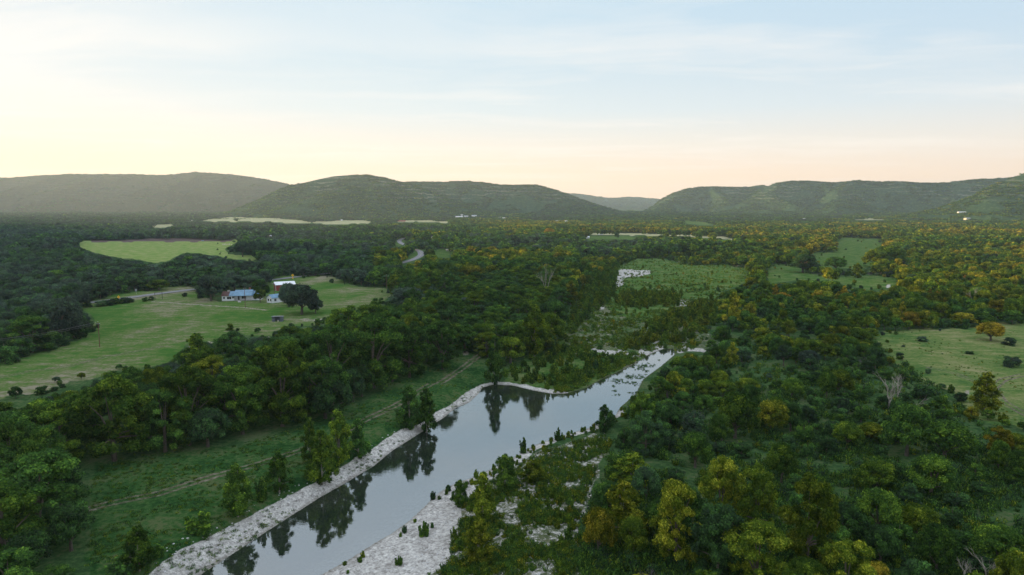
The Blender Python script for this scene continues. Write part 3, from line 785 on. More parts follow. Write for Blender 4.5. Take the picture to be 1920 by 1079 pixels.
# ---------------------------------------------------------------- scatter: one object holding many of what nobody could count
protos = {}
def proto_collection(key):
    if key not in protos:
        c = bpy.data.collections.new('source_'+key)
        for i, me in enumerate(LOD[key]):
            o = bpy.data.objects.new('%s_source_%02d' % (key, i), me); c.objects.link(o)
        protos[key] = c
    return protos[key]
def scatter(name, key, x, y, z, sx, sz, tint, label, cat, rot=None):
    n_ = len(x)
    if n_ == 0: return None
    me = bpy.data.meshes.new(name); me.vertices.add(n_)
    me.vertices.foreach_set('co', np.stack([x, y, z], 1).astype(np.float32).ravel())
    r = np.zeros((n_, 3), np.float32); r[:, 2] = RNG.uniform(0, 6.283, n_) if rot is None else rot
    s = np.stack([sx, sx, sz], 1).astype(np.float32)
    for nm_, arr in (('rot', r), ('scl', s)):
        a = me.attributes.new(nm_, 'FLOAT_VECTOR', 'POINT'); a.data.foreach_set('vector', arr.ravel())
    a = me.attributes.new('tint', 'FLOAT', 'POINT'); a.data.foreach_set('value', np.asarray(tint, np.float32))
    a = me.attributes.new('pick', 'INT', 'POINT'); a.data.foreach_set('value', RNG.integers(0, len(LOD[key]), n_).astype(np.int32))
    o = link(name, me)
    ng = bpy.data.node_groups.new('scatter_'+name, 'GeometryNodeTree')
    ng.interface.new_socket('Geometry', in_out='INPUT', socket_type='NodeSocketGeometry')
    ng.interface.new_socket('Geometry', in_out='OUTPUT', socket_type='NodeSocketGeometry')
    N_ = ng.nodes; Lk = ng.links.new
    gi = N_.new('NodeGroupInput'); go = N_.new('NodeGroupOutput'); ci = N_.new('GeometryNodeCollectionInfo')
    ci.inputs['Collection'].default_value = proto_collection(key); ci.inputs['Separate Children'].default_value = True; ci.inputs['Reset Children'].default_value = True
    ip = N_.new('GeometryNodeInstanceOnPoints'); ip.inputs['Pick Instance'].default_value = True
    def na(t, nm_):
        q = N_.new('GeometryNodeInputNamedAttribute'); q.data_type = t; q.inputs[0].default_value = nm_; return q.outputs[0]
    Lk(gi.outputs[0], ip.inputs['Points']); Lk(ci.outputs[0], ip.inputs['Instance']); Lk(na('INT', 'pick'), ip.inputs['Instance Index'])
    er = N_.new('FunctionNodeEulerToRotation'); Lk(na('FLOAT_VECTOR', 'rot'), er.inputs[0]); Lk(er.outputs[0], ip.inputs['Rotation'])
    Lk(na('FLOAT_VECTOR', 'scl'), ip.inputs['Scale']); Lk(ip.outputs[0], go.inputs[0])
    md = o.modifiers.new('scatter', 'NODES'); md.node_group = ng
    return tag(o, label, cat, kind='stuff')

X, Y, Z, S_, T_ = [np.concatenate([h[i] for h in HILL_PTS]) for i in range(5)]
scatter('hill_scrub', 'scrub', X, Y, Z, S_, S_, T_, 'dark evergreen scrub speckling the slopes and crests of the hills', 'scrub')
# ---------------------------------------------------------------- trees placed one by one from the photograph
TREES = []     # dicts: kind x y z w h tint label group zone
def T_at(x, y): return float(terrain(np.array([x]), np.array([y]))[0])
def put(kind, px, pb, pt, pw, tint, label=None, z=0.0, group=None, cat=None):
    x, y, zz = ground_at(px, pb, z)
    d = math.hypot(x, y); d = y*CP-(zz-CAMZ)*SP
    zt = T_at(x, y)
    # height: top of the crown lands on row pt
    rx, ry, rz = ray(px, pt); t = y/ry
    h = CAMZ+rz*t-zt
    w = pw*d/F
    TREES.append(dict(kind=kind, x=x, y=y, z=zt, w=w, h=max(h, 0.8), tint=tint, label=label, group=group, manual=True, px=px, pb=pb, cat=cat))
P = put
# saplings and young sycamores along the top of the left gravel bank
P('sycamore',800,793,728,44,0.36,'dark green conical sycamore nearer the water of the pair on the left gravel bank')
P('sycamore',768,795,722,52,0.34,'tallest dark conical sycamore of the pair behind the left gravel bank')
P('sycamore',672,852,785,44,0.34,'narrow dark cone-shaped sycamore on the gravel bank beside the big clump')
P('sycamore',636,868,768,52,0.50,'tall lumpy sycamore rising at the back of the bank clump')
P('sycamore',604,895,806,60,0.48,'bright green bushy sycamore at the front of the bank clump')
P('sycamore',582,868,782,36,0.46,'small leaning sycamore at the left edge of the bank clump')
P('sycamore',524,922,846,50,0.40,'upright green sycamore between the bank clump and the broad one below it')
P('sycamore',446,966,870,62,0.45,'broad yellow-green sycamore on the gravel edge with a small shrub beside it')
P('willow',492,938,888,36,0.42,'low leafy shrub squeezed between two bank sycamores')
P('willow',378,1000,952,76,0.44,'feathery rounded bush on the grassy top of the left gravel bank')
P('sycamore',262,1070,985,64,0.42,'green sapling with bright leaf tips at the lower left end of the gravel')
P('willow',222,1085,1040,70,0.30,'blue-green shrub at the bottom edge below the sapling')
P('willow',298,1045,1015,36,0.40,'small shrub next to the sapling on the gravel edge')
# right side of the river: gravel bar
P('sycamore',1133,812,758,32,0.30,'small dark pine-shaped sycamore alone on the far tip of the gravel bar',z=-1.8)
P('willow',1047,822,798,22,0.36,'pointed seedling on the water edge of the gravel bar',z=-1.8)
P('willow',983,845,815,24,0.40,'slim green seedling overlooking the river bend',z=-1.8)
P('willow',795,1006,970,30,0.42,'green shrub alone on the white gravel of the right bank',z=-2)
P('willow',748,1062,1038,22,0.42,'lowest seedling sprouting from the white gravel near the bottom edge',z=-2)
P('willow',812,934,918,18,0.22,'grey-green tuft at the very edge of the water',z=-2.2)
P('sycamore',905,985,885,54,0.58,'olive-brown sapling cluster standing on the gravel bar',z=-1.8)
P('sycamore',898,1066,975,58,0.62,'rust-tinged round sapling at the bottom of the gravel bar',z=-1.6)
P('sycamore',862,950,900,34,0.42,'short green sapling leaning over the bare gravel',z=-1.8)
P('sycamore',946,925,852,52,0.44,'bright green sapling behind the olive-brown cluster on the bar',z=-1.8)
P('sycamore',1000,905,862,50,0.59,'brownish shrub halfway along the gravel bar',z=-1.5)
# large trees at the lower right
P('sycamore',1185,920,850,76,0.54,'yellow-green sycamore crown rising behind the tall brown one',z=-0.8)
P('sycamore',1168,1020,900,88,0.64,'tall brownish-gold sycamore at the right edge of the gravel bar',z=-0.8)
P('pecan',1266,1062,903,106,0.65,'olive-brown tree with a rounded top and a pale forked stem')
P('pecan',1352,1000,856,100,0.62,'tall olive-brown tree, left half of the biggest crown at lower right')
P('pecan',1412,1010,872,86,0.55,'yellow-speckled green tree leaning against the biggest olive crown')
P('pecan',1512,1068,893,118,0.58,'tall tree with a pointed yellow-green top and pale forked trunk')
P('pecan',1583,1150,1010,124,0.59,'yellow-leaved tree cut off by the bottom edge')
P('pecan',1418,1120,975,140,0.57,'feathery bright yellow-green tree at the bottom edge')
P('pecan',1345,1095,945,118,0.24,'dark green layered tree between the olive crowns')
P('juniper',1300,832,770,62,0.14,'blue-green plumed bush in the grassy clearing right of the river')
P('sycamore',1845,775,698,50,0.62,'thin autumn-coloured tree alone on the right-hand pasture')
P('oak',1857,641,604,52,0.82,'golden-olive round bush at the top of the right-hand pasture')
P('juniper',1897,688,666,34,0.12,'dark rounded bush near the right edge of the pasture')
P('juniper',1728,642,630,22,0.10,'small dark bush alone at the top of the right-hand pasture')
P('juniper',1893,649,634,28,0.10,'low dark bush behind the golden one at the right edge')
P('juniper',1740,701,692,12,0.12,'tiny dark shrub in the middle of the right-hand pasture')
P('juniper',1818,665,659,18,0.20,'flat green shrub left of the dark bush on the right pasture')
P('juniper',1694,652,648,8,0.12,'tiny round shrub near the left side of the right pasture')
# right foreground
P('oak',1378,822,738,86,0.46,'domed olive-green oak with even foliage in the right woods')
P('oak',1465,905,832,66,0.46,'round green oak below the domed one in the right woods')
P('oak',1262,735,697,38,0.64,'yellowish round tree among dark ones near the right riverbank')
P('pecan',1205,800,738,56,0.46,'leafy tree overhanging the right bank of the river')
P('pecan',1210,850,770,72,0.22,'dark bushy tree below the riverbank with a layered crown')
P('oak',1400,735,710,50,0.58,'yellow-green tree with a ragged top above the domed oak')
P('oak',1635,830,795,70,0.62,'olive tree with pale leaves right of the dark hollow')
P('oak',1588,840,792,60,0.50,'soft-edged green oak leaning to the left of the olive tree')
P('oak',1700,855,762,96,0.40,'broad dark olive oak beside the right-hand pasture')
P('oak',1770,865,790,100,0.40,'wide oak below the pasture with a flat dark crown')
P('oak',1640,925,866,80,0.50,'domed bright oak near the lower right')
P('oak',1745,930,858,90,0.44,'spreading dull green oak at lower right')
P('sycamore',1372,684,642,28,0.64,'golden upright tree at the end of the gravel strip by the river')
P('sycamore',1375,614,548,34,0.69,'tall golden cone-shaped tree on the right side of the river flats')
P('oak',1465,572,549,34,0.95,'brightest yellow tree top in the right woods')
P('oak',1505,512,478,56,0.20,'dark round oak standing on the open flats, left of a smaller one')
P('oak',1567,508,482,46,0.34,'dark oak with golden top between two larger ones on the flats')
P('oak',1662,502,462,72,0.46,'largest golden-topped oak group beside the distant meadow')
P('oak',1640,502,468,46,0.60,'golden front crown of the oak group beside the distant meadow')
P('sycamore',1607,522,493,24,0.54,'cone-shaped green tree below the distant meadow')
# pasture and house
P('oak',566,590,534,74,0.03,'huge dark live oak spreading in front of the white cottage')
P('oak',541,576,531,40,0.03,'dark live oak crown hiding the right half of the white cottage')
P('oak',592,588,560,30,0.03,'low drooping side of the huge live oak')
P('oak',396,565,517,54,0.05,'dark live oak at the left end of the white house')
P('oak',440,546,516,52,0.06,'grey-green live oak behind the blue roof')
P('oak',474,547,517,46,0.06,'dark live oak behind the right wing of the white house')
P('oak',488,558,526,36,0.34,'mid green tree between the white house and the red barn')
P('oak',488,568,543,25,0.52,'small bright green round tree at the right end of the white house')
P('juniper',375,560,551,16,0.10,'low dark bush beside the leftmost house oak')
P('juniper',346,557,549,12,0.12,'round grey bush alone beside the road')
P('pecan',437,700,620,72,0.28,'dark round tree standing between the pasture and the riverside trees')
P('sycamore',372,700,624,58,0.49,'thin open-crowned tree in front of the pale dirt patch')
P('pecan',385,735,650,70,0.46,'yellow-green tree below the thin open-crowned one')
P('willow',164,576,562,34,0.36,'light green roadside thicket by the left woods')
for i,(a,b,c,d,t) in enumerate([(190,575,564,26,.2),(208,573,560,24,.24),(222,570,559,26,.40),(236,569,557,24,.14),(246,567,560,18,.12),(272,566,557,13,.32),(284,564,556,13,.14)]):
    P('juniper',a,b,c,d,t,['leftmost bush of the roadside hedge by the yellow sign','second bush of the roadside hedge left of the yellow sign','bright bush right below the yellow roadside sign','dark bush right of the yellow roadside sign','rightmost low bush of the roadside hedge','small green bush left of the steel gate arch','dark bush touching the steel gate arch'][i])
P('oak',298,545,525,44,0.50,'light green shrub on the far verge above the road')
P('pecan',60,660,592,96,0.38,'bright green round tree in the left woods above the wires')
P('oak',110,640,560,90,0.03,'dark grey-green oak mass at the edge of the left woods')
P('oak',140,632,580,60,0.03,'dark oak overhanging the left end of the pasture')
for i,(a,b,c,d) in enumerate([(10,682,640,50),(45,668,632,44),(85,655,624,44),(118,646,616,40),(150,634,606,36),(168,622,600,26)]):
    P('juniper',a,b,c,d,0.26,['first','second','third','fourth','fifth','last'][i]+' dark hedge-like juniper from the left edge along the upper pasture')
# riverside pecans, front row from the left edge to the bend
P('pecan',78,1010,846,176,0.36,'largest foreground tree filling the lower left side of the picture')
P('pecan',-10,960,838,120,0.36,'dark tree cut by the left edge above the largest foreground tree')
P('pecan',20,1130,1030,130,0.36,'leafy treetop in the lower left corner')
P('pecan',110,1120,1058,70,0.36,'small treetop at the bottom edge beside the lower left corner')
P('pecan',215,865,700,150,0.45,'tallest rounded olive pecan at the left end of the grassy bench')
P('pecan',110,870,742,130,0.45,'olive pecan below the lower end of the pasture')
P('pecan',30,880,772,130,0.34,'dull green pecan at the left edge under the pasture')
P('pecan',310,848,730,110,0.36,'pecan with bare pale limbs showing at the edge of the grassy bench')
P('pecan',355,835,690,120,0.45,'golden-topped pecan behind the one with bare pale limbs')
P('oak',390,838,768,90,0.20,'dull grey-green rounded tree at the edge of the grassy bench')
P('pecan',455,815,680,110,0.40,'tall dark green pecan in the riverside row behind the rounded grey-green tree')
P('pecan',530,800,640,130,0.45,'big pecan with a golden crown, middle of the riverside row')
P('pecan',610,785,668,110,0.32,'dark pecan crown right of the golden one in the riverside row')
P('pecan',625,745,612,110,0.36,'second-row pecan behind the dark crown of the riverside row')
P('oak',625,790,712,84,0.20,'grey-green oak leaning out over the grassy bench')
P('pecan',700,728,590,130,0.38,'broad pecan with its trunks on the grassy bench above the track')
P('pecan',768,704,604,90,0.36,'narrower pecan standing by the track near the river bend')
P('pecan',830,688,600,80,0.34,'dark pecan where the track enters the woods')
P('pecan',655,655,572,90,0.46,'golden-green pecan top at the near corner of the house pasture')
P('pecan',700,650,567,90,0.45,'yellow-green pecan on the rise beyond the riverside row')
P('pecan',545,665,612,58,0.56,'small golden treetop in front of the grey shed')
P('sycamore',1002,668,572,60,0.51,'pointed yellow-green tree rising above the dark woods by the river bend')
P('sycamore',928,708,630,44,0.38,'slender dark tree at the bend where the gravel bank ends')
P('sycamore',1070,572,526,38,0.64,'golden-topped conical tree on the left side of the river flats')
P('oak',720,510,497,30,0.56,'yellow-green round tree by the road beyond the pasture')
P('oak',795,545,505,56,0.55,'bright green tree beyond the utility pole at the pasture end')
P('oak',770,590,540,84,0.05,'dark blue-green oak jutting into the right end of the house pasture')
P('oak',885,535,498,60,0.68,'russet-topped oak in the middle woods')
P('oak',1030,448,428,24,0.90,'golden tree right of the distant white farmhouse')
P('oak',455,482,453,34,0.08,'left tree of the dark grove jutting into the far field')
P('oak',480,484,452,36,0.08,'dark tree in the middle of the grove by the far field')
P('oak',505,486,455,36,0.14,'right tree of the dark grove by the far field')
P('juniper',443,415,410,8,0.2,'round tree alone on the near side of the pale far meadow')

# ---------------------------------------------------------------- the woods: Poisson-like filling, kept off everything the photo shows open
Z_PEC = [(-400,1250),(165,1250),(165,870),(235,862),(300,846),(440,836),(560,800),(690,745),(730,720),(800,690),(905,656),(960,660),(1000,640),(1050,600),(1060,560),(1000,520),(850,530),(760,560),(640,620),(540,655),(450,700),(300,745),(0,790),(-400,820)]
Z_THICK = [(960,722),(1000,732),(1050,737),(1100,726),(1150,700),(1168,690),(1150,672),(1090,662),(1040,655),(1000,665),(960,695)]
Z_SYC = [(1168,656),(1180,636),(1225,606),(1290,578),(1335,560),(1350,590),(1325,625),(1275,645),(1235,640),(1205,656)]
Z_SYC2 = [(1150,574),(1165,552),(1210,548),(1282,556),(1275,575),(1200,578)]
Z_FRINGE = [(1040,590),(1100,540),(1140,500),(1160,500),(1150,560),(1110,590),(1060,640),(1040,640)]
Z_RB = [(1180,760),(1240,700),(1300,660),(1400,650),(1450,700),(1400,900),(1150,1250),(1090,1250),(1090,985),(1130,900),(1150,830)]
Z_GOLD = [(1280,430),(2300,400),(2300,640),(1930,625),(1650,600),(1440,560),(1330,545),(1330,500),(1420,500),(1500,470),(1280,470)]  # sunlit woods: evening gold is put into the leaf tint here
Z_CLEAR = [(1400,655),(1450,690),(1440,740),(1400,740),(1330,860),(1270,890),(1230,890),(1225,860),(1300,820),(1370,730),(1390,700)]
grid = {}
CS = 12.0
def g_add(t):
    grid.setdefault((int(t['x']//CS), int(t['y']//CS)), []).append((t['x'], t['y'], t['w']/2))
def g_ok(x, y, r, k):
    ix, iy = int(x//CS), int(y//CS)
    for a in (-1, 0, 1):
        for b in (-1, 0, 1):
            for (u, v, q) in grid.get((ix+a, iy+b), ()):
                if (u-x)**2+(v-y)**2 < (k*(r+q))**2: return False
    return True
for t in TREES: g_add(t)
def open_hit(x, y, z, w, h, kind):
    """would this crown cover ground the photograph shows open?"""
    fr = [(0, 0.0), (0, 0.98), (-0.36, 0.74), (0.36, 0.74), (-0.46, 0.45), (0.46, 0.45), (-0.2, 0.92), (0.2, 0.92)]
    if kind in ('juniper', 'sycamore', 'willow'): fr = [(0, 0.0), (0, 0.95), (-0.2, 0.7), (0.2, 0.7), (-0.38, 0.35), (0.38, 0.35)]
    xs = x+np.array([f[0] for f in fr])*w; zs = z+np.array([f[1] for f in fr])*h
    px, py, _ = proj(xs, y, zs)
    py = np.maximum(py, Y0+1)
    i = ((py-Y0)/RS).astype(int).clip(0, RH-1); j = ((px-X0)/RS).astype(int).clip(0, RW-1)
    return M_OPEN[i, j].any()
KEEP = [dict(poly=[(410,545),(486,545),(486,585),(410,585)]), dict(poly=[(500,525),(548,525),(548,580),(500,580)])]
cand = RNG.uniform([-1.0, 0.0], [1.0, 1.0], (60000, 2))
Yc = 70+(np.sqrt(cand[:, 1]))*650
Xc = cand[:, 0]*0.86*Yc
order = np.argsort(RNG.random(len(Xc)))
zc = terrain(Xc, Yc)
pxc, pyc, _ = proj(Xc, Yc, zc)
inz = {}
for k_, pol in (('pec', Z_PEC), ('thick', Z_THICK), ('syc', Z_SYC), ('syc2', Z_SYC2), ('fringe', Z_FRINGE), ('rb', Z_RB), ('gold', Z_GOLD), ('clear', Z_CLEAR)):
    inz[k_] = inpoly(pxc, pyc, pol)
hueN = fbm(Xc/45, Yc/45, 21, 3); kindN = fbm(Xc/30, Yc/30, 22, 3)
for i in order:
    x, y, z, px, py = Xc[i], Yc[i], zc[i], pxc[i], pyc[i]
    if px < -260 or px > 2180 or z < -2.3: continue
    r = random.random(); hn = hueN[i]; free = False; k = 0.72; zone = None
    g = lambda m, s: min(0.98, max(0.0, random.gauss(m, s)))
    if inz['thick'][i]: kind, w, h, tint, zone, free, k = 'willow', random.uniform(2.5, 4.2), random.uniform(2.5, 4.6), g(0.47, 0.06), 'thicket', True, 0.48
    elif (inz['syc'][i] or inz['syc2'][i]) and hueN[i] < 0.44 and r > 0.4: continue
    elif inz['syc'][i] or inz['syc2'][i]: kind, w, h, tint, zone, free, k = ('sycamore' if r < 0.3 else 'willow'), random.uniform(2.4, 4.8), random.uniform(2.5, 5.5), g(0.54, 0.06), 'flats', True, 0.62
    elif inz['fringe'][i]: kind, w, h, tint, zone, free, k = 'sycamore', random.uniform(2.5, 4.5), random.uniform(2.5, 5.5), g(0.47, 0.06), 'flats', True, 0.95
    elif inz['pec'][i]:
        if r < 0.80: kind, w, h, tint = 'pecan', random.uniform(9, 14), random.uniform(10.5, 15.5), g(0.40, 0.08)
        else: kind, w, h, tint = 'oak', random.uniform(7, 10), random.uniform(7, 10), g(0.25, 0.12)
        zone, k = 'riverside', 0.58
        if px > 850: h *= 0.75
    elif px > 1080 and py > 480 and not inz['gold'][i]:
        if inz['clear'][i]:
            if r > 0.10: continue
            kind, w, h, tint = 'juniper', random.uniform(1.5, 3), random.uniform(1.2, 2.2), g(0.2, 0.1)
        elif hueN[i] < 0.42 and r > 0.2: continue
        elif r < 0.26+0.9*(kindN[i]-0.5): kind, w, h, tint = 'juniper', random.uniform(3.5, 6.0), random.uniform(3.0, 5.0), g(0.32, 0.08)
        elif r < 0.86: kind, w, h, tint = 'oak', random.triangular(4, 10.5, 6), random.uniform(4.2, 8.2), g(0.47+0.6*(hn-0.5), 0.11)
        elif r < 0.92: kind, w, h, tint = 'pecan', random.uniform(5, 8), random.uniform(6, 9.5), g(0.48, 0.1)
        elif r < 0.97: kind, w, h, tint = 'bare', random.uniform(3, 5), random.uniform(2.5, 4), 0.2
        else: kind, w, h, tint = 'willow', random.uniform(3, 5), random.uniform(3.0, 4.5), g(0.5, 0.12)
        zone, k = 'right', 0.62
    elif inz['gold'][i]:
        if r < 0.2: kind, w, h, tint = 'juniper', random.uniform(4, 6), random.uniform(3.5, 5.5), g(0.25, 0.1)
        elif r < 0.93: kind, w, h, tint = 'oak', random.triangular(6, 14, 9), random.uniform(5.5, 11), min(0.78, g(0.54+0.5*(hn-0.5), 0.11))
        elif r < 0.96: kind, w, h, tint = 'bare', random.uniform(3.5, 5), random.uniform(3, 4.5), 0.2
        else: kind, w, h, tint = 'sycamore', random.uniform(4, 5), random.uniform(7, 9), g(0.75, 0.08)
        zone, k = 'gold', 0.60
    elif px < 700:
        if r < 0.22: kind, w, h, tint = 'juniper', random.uniform(4, 6.5), random.uniform(4, 5.5), g(0.18, 0.08)
        elif r < 0.975: kind, w, h, tint = 'oak', random.triangular(7, 16, 11), random.uniform(6.5, 11), g(0.13+0.35*(hn-0.5), 0.08)
        else: kind, w, h, tint = 'bare', random.uniform(4, 6), random.uniform(4, 5.5), 0.2
        zone, k = 'left', 0.60
    else:
        if r < 0.15: kind, w, h, tint = 'juniper', random.uniform(4, 6), random.uniform(4, 6), g(0.2, 0.07)
        elif r < 0.98: kind, w, h, tint = ('oak' if r < 0.75 else 'pecan'), random.triangular(8, 17, 12), random.uniform(7.5, 13), g(0.47+0.6*(hn-0.5), 0.11)
        else: kind, w, h, tint = 'bare', random.uniform(3, 5), random.uniform(3, 5), 0.2
        zone, k = 'middle', 0.58
    if not free and open_hit(x, y, z, w, h, kind): continue
    if not g_ok(x, y, w/2, k): continue
    t = dict(kind=kind, x=x, y=y, z=z, w=w, h=h, tint=tint, label=None, group=None, manual=False, px=px, pb=py, zone=zone)
    TREES.append(t); g_add(t)
# sparse bushes on the open flats
for i in range(1500):
    px, py = random.uniform(1060, 1690), random.uniform(446, 690)
    if not (any(inpoly(np.array([px]), np.array([py]), p)[0] for p in WILD)): continue
    if any(inpoly(np.array([px]), np.array([py]), p)[0] for p in WHITES): continue
    if fbm(px/40, py/14, 4, 2) < 0.55: continue
    x, y, z = ground_at(px, py)
    w = random.uniform(1.6, 3.6)
    if not g_ok(x, y, w/2, 1.2): continue
    t = dict(kind='willow' if random.random() < 0.85 else 'juniper', x=x, y=y, z=T_at(x, y), w=w, h=w*random.uniform(0.6, 1.15), tint=min(0.9, max(0.2, random.gauss(0.58, 0.1))), label=None, group=None, manual=False, px=px, pb=py, zone='flats')
    TREES.append(t); g_add(t)
# shrubs over the gravel bar on the right of the water
for i in range(700):
    px, py = random.uniform(800, 1180), random.uniform(800, 1150)
    if not inpoly(np.array([px]), np.array([py]), WEEDBAR)[0]: continue
    x, y, z = ground_at(px, py, -1.6)
    edge = fbm(x/9, y/9, 14, 2)
    if edge < 0.56: continue
    w = random.uniform(1.0, 2.4)
    if not g_ok(x, y, w/2, 0.62): continue
    t = dict(kind='willow', x=x, y=y, z=T_at(x, y), w=w, h=w*random.uniform(0.75, 1.4), tint=min(0.8, max(0.05, random.gauss(0.50, 0.10))), label=None, group=None, manual=False, px=px, pb=py, zone='bar')
    TREES.append(t); g_add(t)

# ragged margins: small bushes and saplings along the edges of the clearings
for poly, n_, z0 in ((PASTURE, 110, 0), (RIGHT_PASTURE, 90, 0), (WILD[1], 60, 0), (WILD[2], 50, 0), (FIELD, 60, 0), (WILD[0], 50, -0.5)):
    for i in range(n_):
        a = random.randrange(len(poly)); b = (a+1) % len(poly); u = random.random()
        px = poly[a][0]*(1-u)+poly[b][0]*u+random.gauss(0, 12); py = poly[a][1]*(1-u)+poly[b][1]*u+random.gauss(0, 0.012*(poly[a][1]-385))+1
        if not (-60 < px < 1980) or py < 440 or (372 < px < 560 and 515 < py < 612) or (150 < px < 380 and py < 600): continue
        x, y, z = ground_at(px, py); w = random.uniform(1.4, 4.2)
        if not g_ok(x, y, w/2, 0.7): continue
        if T_at(x, y) < WZ+0.25: continue
        kd = random.choice(['juniper', 'oak', 'willow'])
        t = dict(kind=kd, x=x, y=y, z=T_at(x, y), w=w, h=w*random.uniform(0.55, 0.95), tint=min(0.8, max(0.03, random.gauss(0.32, 0.16))), label=None, group=None, manual=False, px=px, pb=py, zone='edge')
        TREES.append(t); g_add(t)
# low growth fringing the right waterline
for i in range(260):
    a = random.randrange(len(WRw)-18, len(WRw)-2); u = random.random()
    x = WRw[a][0]*(1-u)+WRw[a+1][0]*u+abs(random.gauss(0, 2.2))+0.7; y = WRw[a][1]*(1-u)+WRw[a+1][1]*u-random.uniform(0, 1.5)
    px, py, _ = proj(x, y, WZ)
    if py > 905 and random.random() > 0.12: continue
    w = random.uniform(0.8, 2.2)
    if not g_ok(x, y, w/2, 0.6): continue
    t = dict(kind='willow', x=x, y=y, z=T_at(x, y), w=w, h=w*random.uniform(0.6, 1.1), tint=min(0.75, max(0.2, random.gauss(0.5, 0.1))), label=None, group=None, manual=False, px=float(px), pb=float(py), zone='bar')
    TREES.append(t); g_add(t)

# individuals: the 300 of each kind that show largest; the rest of a kind is one object
KN = {'oak': 'oak_tree', 'pecan': 'pecan_tree', 'sycamore': 'sycamore_tree', 'juniper': 'juniper_bush', 'willow': 'willow_shrub', 'bare': 'bare_shrub'}
CAT = {'oak': 'tree', 'pecan': 'tree', 'sycamore': 'tree', 'juniper': 'bush', 'willow': 'shrub', 'bare': 'shrub'}
IND = []
for kind in KN:
    L = [t for t in TREES if t['kind'] == kind]
    for t in L:
        p = proj(t['x'], t['y'], t['z']+t['h']*0.5); t['cx'], t['cy'] = float(p[0]), float(p[1]); t['ps'] = t['h']/float(p[2])*F
        t['vis'] = -30 < t['cx'] < 1950 and t['cy'] < 1110
        t['rank'] = (1e6 if t['manual'] and t['vis'] else 0)+t['ps']*(1 if t['vis'] else 0)
    L.sort(key=lambda t: -t['rank'])
    ind = [t for t in L[:300] if t['vis']]; ids = set(id(t) for t in ind)
    rest = [t for t in L if id(t) not in ids]
    IND += ind
    if rest:
        a = {k2: np.array([t[k2] for t in rest]) for k2 in ('x', 'y', 'z', 'w', 'h', 'tint')}
        NW, NH = NOM.get(kind, (4.4, 3.6))
        key = kind if kind == 'bare' else kind+'_mid'
        scatter({'oak': 'oak_wood', 'pecan': 'pecan_wood', 'sycamore': 'sycamore_wood', 'juniper': 'juniper_thicket', 'willow': 'willow_thicket', 'bare': 'bare_brush'}[kind], key,
                a['x'], a['y'], a['z'], a['w']/NW, a['h']/NH, a['tint'],
                {'oak': 'farther oaks that run together into woodland across the valley', 'pecan': 'farther pecans closing the riverside woods behind the front rows',
                 'sycamore': 'farther slender young sycamores scattered over the river flats', 'juniper': 'farther dark junipers mixed through the woods',
                 'willow': 'small willow brush scattered over the river flats', 'bare': 'farther grey leafless brush between the trees'}[kind], 'woodland')
def add_tree(t, seq=[0]):
    kind = t['kind']; NW, NH = NOM.get(kind, (4.4, 3.6))
    seq[0] += 1
    root = empty(KN[kind], (t['x'], t['y'], t['z']), random.uniform(0, 6.283), (t['w']/NW, t['w']/NW, t['h']/NH))
    if kind == 'bare':
        bpy.data.objects.remove(root)
        o = link('bare_shrub', LOD['bare'][seq[0] % 3], None, (t['x'], t['y'], t['z'])); o.scale = (t['w']/NW, t['w']/NW, t['h']/NH); o.rotation_euler[2] = random.uniform(0, 6.28)
        t['obj'] = o; return o
    if t['ps'] > 16:
        cm, tm = LOD[kind][seq[0] % len(LOD[kind])]
        c = link('crown', cm, root); c['tint'] = float(t['tint'])
        link('trunk', tm, root)
        t['obj'] = root
    else:
        bpy.data.objects.remove(root)
        me = LOD[kind+'_mid'][seq[0] % 3]
        o = link(KN[kind], me, None, (t['x'], t['y'], t['z'])); o.scale = (t['w']/NW, t['w']/NW, t['h']/NH); o.rotation_euler[2] = random.uniform(0, 6.28)
        o['tint'] = float(t['tint']); t['obj'] = o
    return t['obj']
for t in IND: add_tree(t)

# far woods, 720 m .. 2400 m: single trees; beyond: clumps
def far_field(y0, y1, sp, key_w, key_h, key, NW, NH, sw, sh, name, label, tall):
    n_ = int(0.86*(y1*y1-y0*y0)/(sp*sp))
    y = np.sqrt(RNG.uniform(y0*y0, y1*y1, n_)); x = RNG.uniform(-0.86, 0.86, n_)*y
    z = terrain(x, y)
    w = RNG.uniform(*sw, n_); h = RNG.uniform(*sh, n_)*(0.45+1.05*fbm(x/55, y/90, 88, 2))
    ok = np.ones(n_, bool)
    for fx, fz in ((0, 0), (0, 0.97), (-0.35, 0.75), (0.35, 0.75), (-0.45, 0.4), (0.45, 0.4)):
        px, py, _ = proj(x+fx*w, y, z+fz*h)
        i = ((np.maximum(py, Y0+1)-Y0)/RS).astype(int).clip(0, RH-1); j = ((px-X0)/RS).astype(int).clip(0, RW-1)
        ok &= ~(M_OPEN[i, j] > 0)
    px, py, _ = proj(x, y, z)
    ok &= (px > -150) & (px < 2080)
    x, y, z, w, h, px, py = [q[ok] for q in (x, y, z, w, h, px, py)]
    hn = fbm(x/110, y/110, 31, 3)
    gold = np.clip((px-560)/500, 0, 1)*np.exp(-((py-432)/22)**2)+inpoly(px, py, Z_GOLD)*0.9  # sunlit treetop band and woods, their warm light added through the tint
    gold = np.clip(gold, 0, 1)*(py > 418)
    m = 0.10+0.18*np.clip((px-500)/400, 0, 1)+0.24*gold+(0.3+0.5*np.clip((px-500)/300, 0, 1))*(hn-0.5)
    ti = np.clip(m+0.02+RNG.normal(0, 0.11, len(x)), 0.0, 0.76)
    return scatter(name, key, x, y, z, w/NW, h/NH, ti, label, 'woodland')
far_field(705, 1500, 9.0, 0, 0, 'oak_far', 10, 8, (8.5, 17), (7, 13), 'valley_wood', 'continuous oak woodland covering the valley floor in the middle distance', 0)
